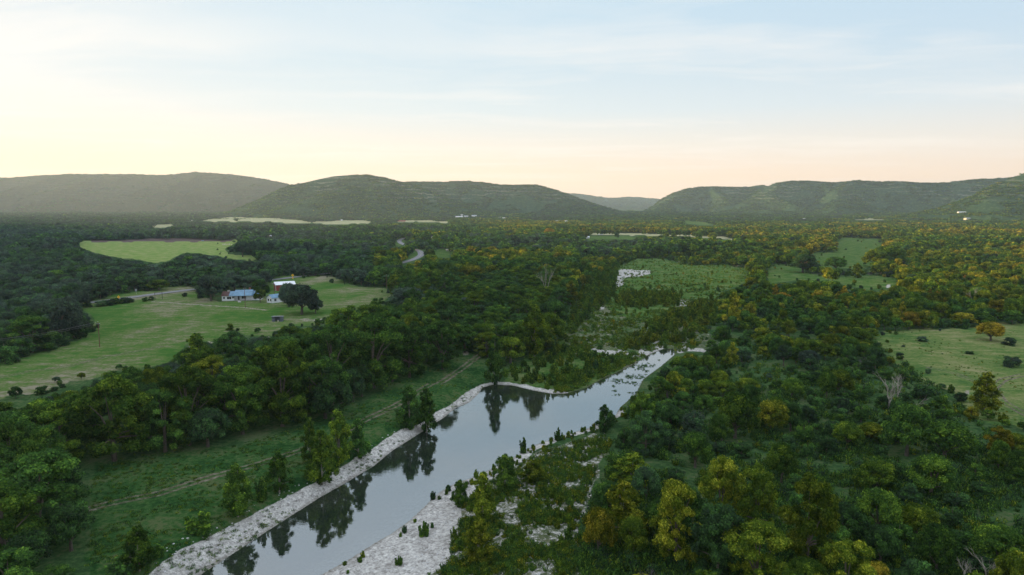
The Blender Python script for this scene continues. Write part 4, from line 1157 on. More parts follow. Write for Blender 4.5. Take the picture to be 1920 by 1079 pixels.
far_field(1480, 4200, 13.0, 0, 0, 'wood', 16, 7.5, (15, 22), (6, 9), 'distant_wood', 'hazy far woodland running to the foot of the hills', 0)

# weeds, grass and stones
def scatter_px(n_, x0, x1, y0, y1, polys, z, clump, thr, seed):
    px = RNG.uniform(x0, x1, n_); py = y0+(y1-y0)*RNG.random(n_)
    m = np.zeros(n_, bool)
    for p in polys: m |= inpoly(px, py, p)
    px, py = px[m], py[m]
    rx, ry, rz = px-CX, F*CP+(CY-py)*SP, -F*SP+(CY-py)*CP
    t = (z-CAMZ)/rz; x, y = rx*t, ry*t
    k = fbm(x/clump, y/clump, seed, 3)+RNG.normal(0, 0.06, len(x)) > thr
    x, y = x[k], y[k]
    zz = terrain(x, y)
    dry = (zz > WZ+0.06)
    return x[dry], y[dry], zz[dry]
x, y, z = scatter_px(22000, 790, 1180, 800, 1190, [WEEDBAR], -1.6, 4, 0.44, 3)
s = RNG.uniform(0.3, 0.85, len(x)); scatter('weeds', 'weed', x, y, z, s, s*RNG.uniform(0.8, 1.2, len(x)), np.clip(RNG.normal(0.44, 0.12, len(x)), 0.1, 0.75), 'tangled green and grey weeds growing through the gravel bar', 'weeds')
x, y, z = scatter_px(16000, 1040, 1410, 484, 735, WILD[:1], -0.5, 9, 0.46, 8)
s = RNG.uniform(0.6, 1.4, len(x)); scatter('flats_brush', 'weed', x, y, z, s, s*0.75, np.clip(RNG.normal(0.47, 0.08, len(x)), 0, 0.7), 'low green brush covering the river flats', 'brush')
x, y, z = scatter_px(14000, 100, 930, 650, 1230, [BENCH, GRAVEL_L], -0.2, 6, 0.40, 13)
s = RNG.uniform(0.3, 0.9, len(x)); scatter('bench_grass', 'tuft', x, y, z, s, s, np.clip(RNG.normal(0.36, 0.10, len(x)), 0, 0.7), 'rough grass tufts on the shaded river terrace', 'grass')
GR = [(1080,1250),(1090,985),(1130,900),(1160,800),(1250,700),(1440,640),(1640,640),(1760,730),(1850,800),(2000,860),(2100,1250)]
x, y, z = scatter_px(20000, 1080, 2100, 640, 1250, [GR], 0, 6, 0.42, 15)
s = RNG.uniform(0.6, 1.5, len(x)); scatter('undergrowth', 'weed', x, y, z, s, s, np.clip(RNG.normal(0.34, 0.10, len(x)), 0, 0.6), 'dark weedy undergrowth between the trees right of the river', 'undergrowth')
x, y, z = scatter_px(2500, 1620, 2100, 600, 880, [RIGHT_PASTURE], 0, 12, 0.55, 19)
s = RNG.uniform(0.25, 0.7, len(x)); scatter('pasture_weeds', 'weed', x, y, z, s, s*0.5, np.clip(RNG.normal(0.5, 0.12, len(x)), 0, 0.7), 'scattered low weeds in the right-hand pasture', 'weeds')
x, y, z = scatter_px(16000, 200, 1260, 690, 1230, [GRAVEL_L, GRAVEL_R, WEEDBAR], -2, 4, 0.40, 23)
s = 0.10+0.45*RNG.random(len(x))**4; scatter('river_stones', 'stone', x, y, z-0.02, s, s, s*0, 'loose pale limestone cobbles lying on both gravel banks', 'stones')
x, y, z = scatter_px(1500, 1100, 1262, 655, 745, [[(1100,745),(1130,712),(1165,695),(1220,664),(1262,655),(1264,664),(1205,712),(1188,745)]], WZ, 7, 0.50, 29)
# water plants stand in the shallows
px = RNG.uniform(1100, 1250, 2600); py = RNG.uniform(665, 745, 2600)
m = inpoly(px, py, [(1100,748),(1130,714),(1165,697),(1220,672),(1240,672),(1205,712),(1188,748)])
px, py = px[m], py[m]; tz = (WZ-CAMZ)/(-F*SP+(CY-py)*CP); x = (px-CX)*tz; y = (F*CP+(CY-py)*SP)*tz
k = fbm(x/5, y/5, 51, 3) > 0.59; x, y = x[k], y[k]
s = RNG.uniform(0.35, 0.8, len(x)); scatter('water_plants', 'weed', x, y, np.full(len(x), WZ-0.1), s, s*0.45, np.full(len(x), 0.25), 'water plants standing in the shallow upper end of the river', 'water plants')
# ---------------------------------------------------------------- buildings
def window(mb_parent, x, y, z, w, h, face=-1):
    """window frame + pane on a wall facing -y (face=-1)"""
    f = MB(); t = 0.08
    f.box(x-w/2-t, x+w/2+t, y-0.05, y+0.02, z-t, z); f.box(x-w/2-t, x+w/2+t, y-0.05, y+0.02, z+h, z+h+t)
    f.box(x-w/2-t, x-w/2, y-0.05, y+0.02, z, z+h); f.box(x+w/2, x+w/2+t, y-0.05, y+0.02, z, z+h)
    f.box(x-0.03, x+0.03, y-0.045, y+0.01, z, z+h)
    o = f.build('window', M_WHITE, mb_parent)
    p = MB(); p.box(x-w/2, x+w/2, y-0.025, y+0.01, z, z+h); p.build('pane', M_GLASS, o)
    return o
def base_z(x, y): return T_at(x, y)
def ppm(px, py):                    # photo pixels per metre at a ground pixel
    x, y, z = ground_at(px, py); return F/(y*CP-(z-CAMZ)*SP)

# white ranch house with a blue metal roof
x, y, _ = ground_at(450, 564.5); z = base_z(x, y)
H_ = tag(empty('house', (x, y+4, z), math.radians(9)), 'low white ranch house with a blue metal roof between dark live oaks', 'house')
w = MB(); w.box(-10.6, -3.6, -3.6, 4.4, 0, 2.9); w.box(-3.6, 6.0, -2.2, 5.0, 0, 3.0); w.box(6.0, 10.6, -3.0, 4.4, 0, 2.9)
w.prism([(-3.6, 2.9), (4.4, 2.9), (0.4, 4.5)], -10.6, -10.4); w.prism([(-3.0, 2.9), (4.4, 2.9), (0.7, 4.4)], 10.4, 10.6)
w.build('wall', M_WHITE, H_)
def gable(mb, x0, x1, y0, y1, z0, zr, t=0.12, ov=0.4):
    ym = (y0+y1)/2
    a = (zr-z0)/(ym-y0); zl = z0-a*ov
    mb.prism([(y0-ov, zl), (ym, zr), (ym, zr+t), (y0-ov, zl+t)], x0-ov, x1+ov)
    mb.prism([(ym+0.003, zr), (y1+ov, zl), (y1+ov, zl+t), (ym+0.003, zr+t)], x0-ov, x1+ov)
r = MB(); gable(r, -3.4, 5.8, -4.6, 5.0, 3.05, 5.7); gable(r, 6.3, 10.6, -3.0, 4.4, 2.92, 4.9)
gable(r, -6.6, -3.9, -3.6, 4.4, 2.92, 4.95); rf = r.build('roof', M_BLUEROOF, H_)
r = MB(); gable(r, -10.6, -7.1, -3.6, 4.4, 2.94, 4.97); o = r.build('roof', M_RUST, H_); o['label'] = 'rusty brown left end of the roof'
c = MB(); c.box(3.6, 4.5, 0.6, 1.4, 4.8, 6.7); c.box(3.5, 4.6, 0.5, 1.5, 6.7, 6.85); c.build('chimney', M_BRICK, rf)
c = MB(); c.box(-8.3, -6.8, 0.0, 0.8, 4.7, 5.6); c.build('roof_vent', M_CONC, rf)
p = MB(); p.box(-3.5, 6.0, -4.8, -2.2, 0, 0.25); p.build('porch_floor', M_CONC, H_)
for q in (-3.3, -1.0, 2.6, 5.7):
    p = MB(); p.box(q-0.09, q+0.09, -4.6, -4.42, 0.25, 3.1); p.build('porch_post', M_DARK if q != 5.7 else M_WHITE, H_)
for xx, yy, zz, ww, hh in ((-9.4,-3.6,1.1,1.0,1.2),(-6.6,-3.6,0.9,2.4,1.4),(-4.4,-3.6,1.3,1.1,1.2),(1.2,-2.2,0.9,2.4,1.5),(7.3,-3.0,1.2,1.4,1.3),(9.4,-3.0,1.2,1.1,1.2)):
    window(H_, xx, yy, zz, ww, hh)
d = MB(); d.box(-2.2, -1.2, -2.26, -2.2, 0.25, 2.35); do = d.build('door', M_DARK, H_)
d = MB(); d.box(-1.36, -1.28, -2.32, -2.27, 1.2, 1.3); d.build('handle', M_STEEL, do)
xx, yy, _ = ground_at(449, 567)
walk = MB(); walk.add([(-1.8,-4.8,0.05),(-0.4,-4.8,0.05),(1.8,-11.5,0.05),(0.2,-11.8,0.05)], [(3,2,1,0)]); walk.add([(-1.8,-4.8,0.12),(-0.4,-4.8,0.12),(1.8,-11.5,0.14),(0.2,-11.8,0.14)], [(0,3,2,1)])
wk = walk.build('walkway', M_CONC, None, (x, y+4, z)); wk.rotation_euler[2] = math.radians(9); tag(wk, kind='structure')

# red barn with a white roof
x, y, _ = ground_at(526, 546); z = base_z(x, y)
B_ = tag(empty('barn', (x-1, y+6, z), math.radians(27)), 'red barn with a low white metal roof behind the white cottage', 'barn')
w = MB(); w.box(-4.5, 7.5, -4.5, 4.5, 0, 3.9); w.prism([(-4.5, 3.9), (4.5, 3.9), (0, 5.3)], -4.5, 7.5); w.build('wall', M_RED, B_)
r = MB(); gable(r, -4.5, 7.5, -4.5, 4.5, 3.95, 5.4, 0.15, 0.5); r.build('roof', M_WROOF, B_)
t = MB(); t.box(-4.62, -4.42, -4.62, -4.42, 0, 3.9); t.build('trim', M_WHITE, B_)
d = MB(); d.box(2.8, 5.9, -4.58, -4.505, 0, 3.3); d.build('door', M_WHITE, B_)
window(B_, 0.6, -4.52, 1.4, 1.3, 1.1)

# white cottage half hidden by the live oak
x, y, _ = ground_at(511, 569.5); z = base_z(x, y)
C_ = tag(empty('cottage', (x, y+4, z), math.radians(55)), 'small white gabled cottage half hidden behind the huge live oak', 'cottage')
w = MB(); w.box(-3.5, 6.5, -2.5, 2.5, 0, 2.9); w.prism([(-2.5, 2.9), (2.5, 2.9), (0, 4.5)], -3.5, 6.5); w.build('wall', M_WHITE, C_)
r = MB(); gable(r, -3.5, 6.5, -2.5, 2.5, 2.95, 4.6, 0.1, 0.35); r.build('roof', M_BLUEROOF, C_)
f = MB(); f.box(-3.56, -3.5, -1.7, -0.6, 1.0, 2.3); f.build('window', M_GLASS, C_)
f = MB(); f.box(-3.56, -3.5, 0.4, 1.6, 1.0, 2.3); f.build('window', M_GLASS, C_)
window(C_, -1.5, -2.5, 1.0, 1.3, 1.3); window(C_, 2.5, -2.5, 1.0, 1.3, 1.3)

# grey loafing shed on the pasture
x, y, _ = ground_at(519, 603.5); z = base_z(x, y)
S2 = tag(empty('shed', (x, y+1.5, z), math.radians(2)), 'small open-fronted grey board shed with a flat metal roof on the pasture', 'shed')
w = MB(); w.box(-2.3, 2.3, 1.35, 1.45, 0, 2.1); w.box(-2.35, -2.25, -1.4, 1.35, 0, 2.3); w.box(2.25, 2.35, -1.4, 1.35, 0, 2.3); w.box(-2.25, -0.9, -1.4, -1.32, 0, 2.1); w.box(1.2, 2.25, -1.4, -1.32, 0, 2.1); w.build('wall', M_GREYWOOD, S2)
r = MB(); r.prism([(-1.8, 2.55), (1.8, 2.12), (1.8, 2.22), (-1.8, 2.65)], -2.6, 2.6); r.build('roof', M_GROOF, S2)
p = MB(); p.box(-0.06, 0.06, -1.38, -1.26, 0, 2.5); p.build('post', M_GREYWOOD, S2)
tb = MB(); tb.tube([(0.35,-0.9,0),(0.35,-0.9,0.7)], [0.32,0.34], 12); tb.build('bucket', M_CREAM, S2)

# pump house/trough specks by the oak
x, y, _ = ground_at(597.5, 578); z = base_z(x, y)
tk = MB(); tk.tube([(0,0,0),(0,0,1.1),(0,0,1.3)], [0.8,0.8,0.3], 14); o = tk.build('water_tank', M_STEEL, None, (x, y, z)); tag(o, 'small pale water tank on the grass right of the huge live oak', 'tank')

# distant buildings: (px, base row, width px, wall height px, wall, roof, yaw, label, category)
FARB = [
 (861,410.5,13,2.6,M_WHITE,M_WROOF,4,'long low white building, leftmost of the row at the foot of the middle hill','building'),
 (874,410,8,3.2,M_WHITE,M_GROOF,-6,'white building in the middle of the row at the foot of the middle hill','building'),
 (889,409.5,9,4.0,M_WHITE,M_GROOF,8,'tallest pale house at the right end of the row below the middle hill','house'),
 (866,407.5,4,2.6,M_WHITE,M_WROOF,0,'tiny white shed behind the row below the middle hill','shed'),
 (937,412,3,2,M_WHITE,M_WROOF,0,'tiny white shed, left of two below the long hill','shed'),
 (944.5,412.8,5,2,M_WHITE,M_WROOF,8,'white shed, right of two below the long hill','shed'),
 (910,419,14,2.2,M_CREAM,M_GROOF,3,'green-grey farm roof nestled in trees below the row of white buildings','building'),
 (1013,449,19,6.0,M_WHITE,M_GROOF,-8,'largest distant white farmhouse with grey roof beside the golden tree','house'),
 (998,446,9,3.5,M_WHITE,M_GROOF,5,'grey-roofed outbuilding at the left of the largest distant farmhouse','building'),
 (1100,447,9.5,4.0,M_WHITE,M_WROOF,4,'boxy white barn at the left end of the pale meadow','barn'),
 (1082,447.5,12,1.4,M_GROOF,M_GROOF,2,'low grey shed beside the boxy white barn','shed'),
 (1190,431,12,2.6,M_WHITE,M_WROOF,5,'low white building on the dark treeline beyond the meadow','building'),
 (1045,419,6,2.0,M_CREAM,M_WROOF,0,'small cream building in the middle of the far village below the long hill','building'),
 (1030,419,7,1.6,M_WHITE,M_GROOF,0,'grey-roofed building left in the far village below the long hill','building'),
 (1062,419,6,2.0,M_WHITE,M_WROOF,10,'white building right in the far village below the long hill','building'),
 (1756,423.5,20,2.4,M_WHITE,M_WROOF,6,'long white roof, lowest of the houses on the right hill foot','house'),
 (1805,400.5,13,2.0,M_WHITE,M_WROOF,-12,'white roof highest on the right hill foot','house'),
 (1817,412,11,2.0,M_CREAM,M_GROOF,14,'white house between the highest and lowest on the right hill foot','house'),
 (1829,424.5,6,3.2,M_CREAM,M_GROOF,20,'small pale house rightmost on the right hill foot','house'),
 (486,458,14,2.0,M_WHITE,M_WROOF,-14,'white-roofed shed behind the grove beside the far field','shed'),
 (456,450.5,10,1.6,M_RED,M_GROOF,2,'low dark shed with tank at the far edge of the left field','shed'),
 (632,413,17,2.2,M_RED,M_RED,1,'long dark red barn at the right end of the pale far meadow','barn'),
 (640.5,413.4,3,2.2,M_WHITE,M_WROOF,1,'white box at the end of the long dark red barn','shed'),
 (752,415,16,2.0,M_RED,M_RED,-2,'small red barn on the strip of dry field below the spur','barn'),
 (361,418.5,3,2.0,M_WHITE,M_WROOF,5,'lone white shed in the woods left of the pale far meadow','shed'),
 (601,437.5,6,1.6,M_WHITE,M_WROOF,5,'tiny white roof in the woods right of the far field','house'),
 (841,470,9,3.0,M_CREAM,M_CREAM,4,'cream trailer on the small meadow beyond the road bend','trailer'),
 (699,526,9,2.0,M_WHITE,M_WROOF,4,'white roof under the trees by the utility pole, left piece','building'),
 (712,526,4,1.6,M_WHITE,M_WROOF,4,'white roof under the trees by the utility pole, small right piece','building'),
 (1507,414,8,1.6,M_WHITE,M_WROOF,0,'tiny white house in front of the right range of hills','house'),
 (326,399,12,2.0,M_WHITE,M_BLUEROOF,6,'blue-grey roof among the far left clearings','house'),
 (312,401,6,1.4,M_WHITE,M_WROOF,6,'white roof left of the blue-grey one in the far left clearings','house'),
 (361,397.5,5,1.6,M_WHITE,M_WROOF,0,'white speck of a house right of the blue-grey roof in the far left clearings','house'),
 (6,392,8,2.2,M_WHITE,M_WROOF,10,'pale building at the left edge below the hill','building'),
 (1125,440,10,0.9,M_WHITE,M_WROOF,0,'thin white hay shed at the far side of the pale right meadow','shed'),
]
for px, py, wp, hp, wm, rm, yaw, lab, cat in FARB:
    x, y, zg = ground_at(px, py+0.6); k = F/(y*CP)
    if px > 1700:
        sv = np.linspace(0.02, 0.9, 300); hx_, hy_, hz_ = hill_eval('hill_near_right', np.full(300, px), sv)
        q_ = int(np.argmin(np.abs(proj(hx_, hy_, hz_)[1]-py))); x, y, zg = float(hx_[q_]), float(hy_[q_]), None; zz_ = float(hz_[q_]); k = F/y
    w_, h_ = wp/k, hp/k
    lift = {861: 0, 874: 0, 889: 0}.get(px, 0)
    z = T_at(x, y) if zg is not None else zz_
    dpt = min(w_*0.55, 14)
    nm = {'house': 'house', 'barn': 'barn', 'shed': 'shed', 'building': 'farm_building', 'trailer': 'trailer'}[cat]
    tree_h = 0.0 if px in (1100,1082,1125,632,640.5,752,456) or py >= 440 else 2.0 if px > 1700 else 5.0   # stands on rising ground among the trees
    R0 = tag(empty(nm, (x, y, z), math.radians(yaw)), lab, cat)
    m_ = MB(); m_.box(-w_/2, w_/2, -dpt/2, dpt/2, -1.0 if tree_h == 0 else -2, h_*0.65+tree_h); 
    m_.prism([(-dpt/2, h_*0.65+tree_h), (dpt/2, h_*0.65+tree_h), (0, h_*0.98+tree_h)], -w_/2, w_/2); m_.build('wall', wm, R0)
    m_ = MB(); gable(m_, -w_/2, w_/2, -dpt/2, dpt/2, h_*0.66+tree_h, h_+tree_h, 0.15, 0.5); m_.build('roof', rm, R0)
    if wp >= 8:
        nwin = 2 if wp < 12 else 3
        for q in range(nwin):
            window(R0, -w_/2+w_*(q+0.5)/nwin, -dpt/2, tree_h+h_*0.2, min(1.8, w_*0.12), h_*0.3)
# silo and pale tower
x, y, _ = ground_at(508, 456); k = F/y
S3 = tag(empty('silo', (x, y, T_at(x, y))), 'pale round-topped silo behind the grove beside the far field', 'silo')
m_ = MB(); m_.tube([(0,0,0),(0,0,9.5)], [1.9,1.9], 14); m_.build('tank', M_STEEL, S3)
m_ = MB(); m_.tube([(0,0,9.5),(0,0,10.6),(0,0,11.3),(0,0,11.5)], [1.95,1.6,0.9,0.1], 14); m_.build('dome', M_GROOF, S3)
x, y, _ = ground_at(811, 460)
S4 = tag(empty('water_tower', (x, y, T_at(x, y))), 'narrow cream water tower among the trees right of the road bend', 'tower')
m_ = MB()
for a, b in ((-1,-1),(1,-1),(1,1),(-1,1)): m_.tube([(a*1.4,b*1.4,0),(a*1.0,b*1.0,8.5)], [0.12,0.12], 5)
m_.build('leg', M_CREAM, S4)
m_ = MB(); m_.tube([(0,0,8.5),(0,0,11.5),(0,0,12.3)], [1.35,1.35,0.1], 12); m_.build('tank', M_CREAM, S4)
m_ = MB(); m_.box(-1.6,1.6,-1.6,1.6,8.35,8.5); m_.build('platform', M_GREYWOOD, S4)

# ---------------------------------------------------------------- utility poles and wires
def pole(px, pb, pt, lab, yaw, arm=2.6):
    x, y, _ = ground_at(px, pb); z = T_at(x, y)
    _, _, zt = at_depth(px, pt, y); h = zt-z
    R0 = tag(empty('utility_pole', (x, y, z), math.radians(yaw)), lab, 'utility pole', 'utility poles of the valley line')
    m_ = MB(); m_.tube([(0,0,-0.5),(0,0,h)], [0.17,0.12], 8); m_.build('post', M_POLE, R0)
    m_ = MB(); m_.box(-arm/2, arm/2, -0.22, -0.10, h-0.75, h-0.6); m_.tube([(-0.8,-0.16,h-0.68),(0,-0.14,h-1.3)], [0.03,0.03], 4); m_.tube([(0.8,-0.16,h-0.68),(0,-0.14,h-1.3)], [0.03,0.03], 4); a_ = m_.build('crossarm', M_GREYWOOD, R0)
    for q in (-arm/2+0.12, 0, arm/2-0.12):
        m_ = MB(); zz = h-0.6 if q else h; yy = -0.16 if q else 0
        m_.tube([(q,yy,zz),(q,yy,zz+0.12),(q,yy,zz+0.22),(q,yy,zz+0.26)], [0.07,0.09,0.07,0.02], 7); m_.build('insulator', M_STEEL, R0)
    out = []
    for q in (-arm/2+0.12, 0, arm/2-0.12):
        c, s = math.cos(math.radians(yaw)), math.sin(math.radians(yaw))
        out.append(Vector((x+q*c, y+q*s, z+(h-0.34 if q else h+0.26))))
    return out
W1 = pole(187, 650, 604, 'tall wooden utility pole at the edge of the pasture carrying wires to the left', -30, 3.0)
W2 = pole(460, 578, 539, 'reddish utility pole standing in front of the white house', 40, 1.6)
W3 = pole(725, 542, 516, 'utility pole at the dark treeline at the far end of the house pasture', 20, 3.0)
W4 = pole(801, 512, 494, 'utility pole half buried in the trees beyond the house pasture', 20)
W5 = pole(515, 561, 531, 'utility pole close in front of the red barn', 0, 2.6)
W6 = pole(1736, 566, 549, 'brown pole poking from the woods above the right-hand pasture', 10, 1.2)
def wire(a, b, lab, sag=1.0, r=0.028):
    pts = [a.lerp(b, t/12)-Vector((0,0,sag*4*(t/12)*(1-t/12))) for t in range(13)]
    m_ = MB(); m_.tube(pts, [r]*13, 4); tag(m_.build('power_line', M_WIRE), lab, 'wire', 'overhead wires')
offL = [Vector(ground_at(-40, 712)[:2]+(0,))+Vector((0,0,T_at(*ground_at(-40,712)[:2])+10.5)), None, None]
e0 = Vector((at_depth(-60, 641, 160)[0], 160, at_depth(-60, 641, 160)[2]))
d01 = (W1[2]-W1[0])
for i, nm in enumerate(('upper', 'middle', 'lower')):
    wire(W1[i], e0+Vector((0, (i-1)*1.1, -0.35*i)), '%s of the wires running from the pasture pole to the left edge' % nm, 0.8)
for a, b, lab in ((W2, W5, 'wire from the pole by the white house to the pole at the barn'), (W3, W4, 'wire between the two poles in the trees beyond the pasture')):
    wire(a[1], b[1], lab, 0.8)

# ---------------------------------------------------------------- road signs, gate, dead trees, cattle
def sign(px, pb, ptop, shape, lab, mat, size=0.9, second=False):
    x, y, _ = ground_at(px, pb); z = T_at(x, y); h = max(2.0, at_depth(px, ptop, y)[2]-z)
    R0 = tag(empty('road_sign', (x, y, z)), lab, 'sign')
    m_ = MB(); m_.tube([(0,0.04,-0.2),(0,0.04,h-0.3)], [0.05,0.05], 6); m_.build('post', M_STEEL, R0)
    m_ = MB(); s = size; zc = h-s*0.7
    if shape == 'diamond': prof = [(0,-s*0.72),(s*0.72,0),(0,s*0.72),(-s*0.72,0)]
    else: prof = [(-s*0.4,-s*0.5),(s*0.4,-s*0.5),(s*0.4,s*0.5),(-s*0.4,s*0.5)]
    m_.add([(a,-0.03,zc+b) for a, b in prof]+[(a,0.0,zc+b) for a, b in prof], [(0,1,2,3),(7,6,5,4),(0,4,5,1),(1,5,6,2),(2,6,7,3),(3,7,4,0)])
    m_.build('sign_face', mat, R0)
    if second:
        m_ = MB(); m_.box(-0.42,0.42,-0.03,0.0,zc-s*1.75,zc-s*0.95); m_.build('plaque', mat, R0)
sign(223, 566, 554.5, 'diamond', 'yellow diamond road sign above the roadside hedge', M_YELLOW, 1.3)
sign(549, 524, 514, 'diamond', 'yellow warning sign with a small square plate below it beside the road behind the barn', M_YELLOW, 1.5, True)
sign(255.5, 552, 541, 'rect', 'grey back of a tall road sign on the far verge', M_STEEL, 1.6)
sign(500, 525, 515, 'rect', 'grey back of a small road sign behind the barn trees', M_STEEL, 1.5)
xa, ya, _ = ground_at(291, 563); xb, yb, _ = ground_at(304.5, 562); za, zb2 = T_at(xa, ya), T_at(xb, yb)
G0 = tag(empty('gate_arch', ((xa+xb)/2, (ya+yb)/2, (za+zb2)/2)), 'dark steel gate arch over the driveway entrance by the road', 'gate')
hx, hy = (xb-xa)/2, (yb-ya)/2; gh = at_depth(304, 548, yb)[2]-zb2
for s_ in (-1, 1):
    m_ = MB(); m_.tube([(s_*hx,s_*hy,-0.2),(s_*hx,s_*hy,gh)], [0.13,0.13], 8); m_.build('post', M_DARK, G0)
m_ = MB(); m_.tube([(-hx*1.1,-hy*1.1,gh),(hx*1.1,hy*1.1,gh)], [0.11,0.11], 8); m_.build('crossbar', M_DARK, G0)

def dead(px, pb, pt, k, lab, tilt=0.0, mat=None, w=1.0):
    x, y, _ = ground_at(px, pb); z = T_at(x, y); h = at_depth(px, pt, y)[2]-z
    R0 = tag(empty('dead_tree', (x, y, z), k*1.7, (h/11*w, h/11*w, h/11)), lab, 'tree'); R0.rotation_euler[0] = tilt
    me = LOD['dead'][k % 3]
    link('branches', me, R0)
dead(1022, 566, 508, 0, 'pale dead tree with bare white limbs rising from the middle woods', 0, None, 0.55)
dead(1664, 768, 700, 1, 'grey dead tree with forked bare trunks at the edge of the right woods')
dead(1686, 752, 705, 2, 'leaning half-dead tree beside the forked dead one', 0.15)
dead(828, 550, 515, 2, 'dark bare dead tree beside the small pale meadow')
dead(1822, 578, 545, 0, 'pale bare tree in the woods above the right-hand pasture', 0, None, 1.0)
dead(1848, 1120, 1035, 1, 'bare white twigs near the bottom edge at the right')
dead(1808, 1110, 1055, 2, 'short bare stems left of the white twigs at the bottom edge')
dead(1712, 765, 735, 0, 'fallen grey branches at the margin of the right-hand pasture', 0.9)

def cow_mesh():
    bm = bmesh.new()
    def ell(c, r, rot=0):
        m = bmesh.ops.create_icosphere(bm, subdivisions=2, radius=1.0)['verts']
        for v in m:
            v.co = Vector((v.co.x*r[0], v.co.y*r[1], v.co.z*r[2]))
            if rot: v.co = Matrix.Rotation(rot, 3, 'Y') @ v.co
            v.co += Vector(c)
    ell((0,0,1.0), (0.85,0.34,0.42)); ell((-0.55,0,1.05), (0.4,0.33,0.4)); ell((0.95,0,1.15), (0.38,0.16,0.22), -0.5); ell((1.3,0,1.28), (0.26,0.13,0.14), 0.5)
    for a in (-0.62, 0.58):
        for b in (-0.2, 0.2): ell((a,b,0.55), (0.14,0.1,0.35)); ell((a,b,0.22), (0.07,0.07,0.26))
    ell((-0.95,0,0.85), (0.05,0.05,0.4))
    me = bpy.data.meshes.new('cow'); bm.to_mesh(me); bm.free()
    o = bpy.data.objects.new('cow_source', me); md = o.modifiers.new('r', 'REMESH'); md.mode = 'VOXEL'; md.voxel_size = 0.05
    COL.objects.link(o); dg = bpy.context.evaluated_depsgraph_get(); me2 = bpy.data.meshes.new_from_object(o.evaluated_get(dg))
    bpy.data.objects.remove(o); me2.materials.clear(); me2.materials.append(M_COW); me2.name = 'cow'
    return me2
CM = cow_mesh()
for i, (px, py, lab) in enumerate([(418,460,'white cow leftmost of the few on the far field'),(421.5,459.6,'white cow second from the left on the far field'),(425,460.2,'white cow in the middle of the few on the far field'),(430,459.6,'white cow second from the right on the far field'),(434.5,460,'white cow rightmost of the few on the far field')]):
    x, y, _ = ground_at(px, py); o = link('cow', CM, None, (x, y, T_at(x, y))); o.rotation_euler[2] = i*1.3; o.scale = (1.1,)*3; tag(o, lab, 'cow', 'white cattle on the far field')
# blue round feeder on the ploughed edge
x, y, _ = ground_at(380, 452.5); m_ = MB(); m_.tube([(0,0,0),(0,0,1.0)], [2.0,2.0], 16); m_.tube([(0,0,1.0),(0,0,1.02)], [2.05,1.7], 16)
tag(m_.build('cattle_trough', M_BLUEROOF, None, (x, y, T_at(x, y))), 'blue cattle trough at the far edge of the left field', 'trough')
# ---------------------------------------------------------------- labels for the individual trees
def hue(t, kind):
    if kind == 'bare': return 'grey leafless'
    for lim, w_ in ((0.08, 'dark blue-green'), (0.18, 'dark grey-green'), (0.27, 'deep green'), (0.36, 'dull green'), (0.44, 'mid green'), (0.52, 'bright green'), (0.60, 'yellowish green'), (0.70, 'olive-yellow'), (0.82, 'golden olive')):
        if t < lim: return w_
    return 'golden'
KW = {'oak': 'round oak', 'pecan': 'broad pecan', 'sycamore': 'upright sycamore', 'juniper': 'juniper bush', 'willow': 'willow shrub', 'bare': 'shrub'}
LM = [(450,556,'the white house'),(525,540,'the red barn'),(519,598,'the grey shed'),(187,628,'the pasture utility pole'),(725,530,'the utility pole at the treeline'),
 (300,555,'the gate arch'),(223,560,'the yellow roadside sign'),(777,480,'the road bend'),(1013,444,'the largest distant farmhouse'),(1022,535,'the pale dead tree'),
 (1190,512,'the white gravel patch upstream'),(1262,658,'the upper end of the river'),(912,722,'the bend of the left gravel bank'),(1664,730,'the forked dead tree'),
 (1857,625,'the golden round bush'),(1845,735,'the thin autumn tree'),(1378,780,'the domed olive oak'),(1300,805,'the plumed bush in the clearing'),
 (1375,580,'the tall golden cone-shaped tree'),(1660,482,'the golden-topped oak group'),(1535,495,'the two oaks on the flats'),(1370,920,'the biggest olive crown'),(1583,1050,'the yellow tree on the bottom edge'),
 (1168,960,'the brownish-gold sycamore'),(905,935,'the olive-brown sapling cluster'),(795,990,'the lone shrub on white gravel'),(78,930,'the largest foreground tree'),
 (215,780,'the tallest olive pecan'),(605,840,'the bank sycamore clump'),(785,760,'the dark pair of bank sycamores'),(446,915,'the broad bank sycamore'),
 (700,660,'the broad pecan by the track'),(566,560,'the huge live oak'),(430,476,'the grove in the far field'),(280,470,'the far green field'),(1610,470,'the distant meadow'),
 (1465,560,'the brightest yellow tree top'),(1145,700,'the shallows'),(1133,785,'the lone pine-shaped sapling'),(60,625,'the bright tree above the wires'),
 (1100,444,'the boxy white barn'),(1756,422,'the long white roof on the right hill'),(1360,660,'the gravel strip right of the river'),(1850,1050,'the bare white twigs'),(1640,900,'the bright domed oak'),
 (840,535,'the small pale meadow'),(1500,400,'the right range of hills'),(540,650,'the golden treetop by the pasture'),(985,700,'the river-bend thicket'),(1290,570,'the white gravel on the flats')]
ZN = {'pec': 'riverside trees on the left bank', 'riverside': 'trees of the riverside woods left of the river', 'thicket': 'saplings in the thicket at the river bend', 'flats': 'bushes on the open river flats',
      'right': 'trees in the woods right of the river', 'gold': 'sun-touched trees of the far right woods', 'left': 'trees of the left-hand woods', 'middle': 'trees of the middle woods', 'bar': 'shrubs on the right gravel bar', 'edge': 'bushes along the edges of the clearings', None: None}
used = {}
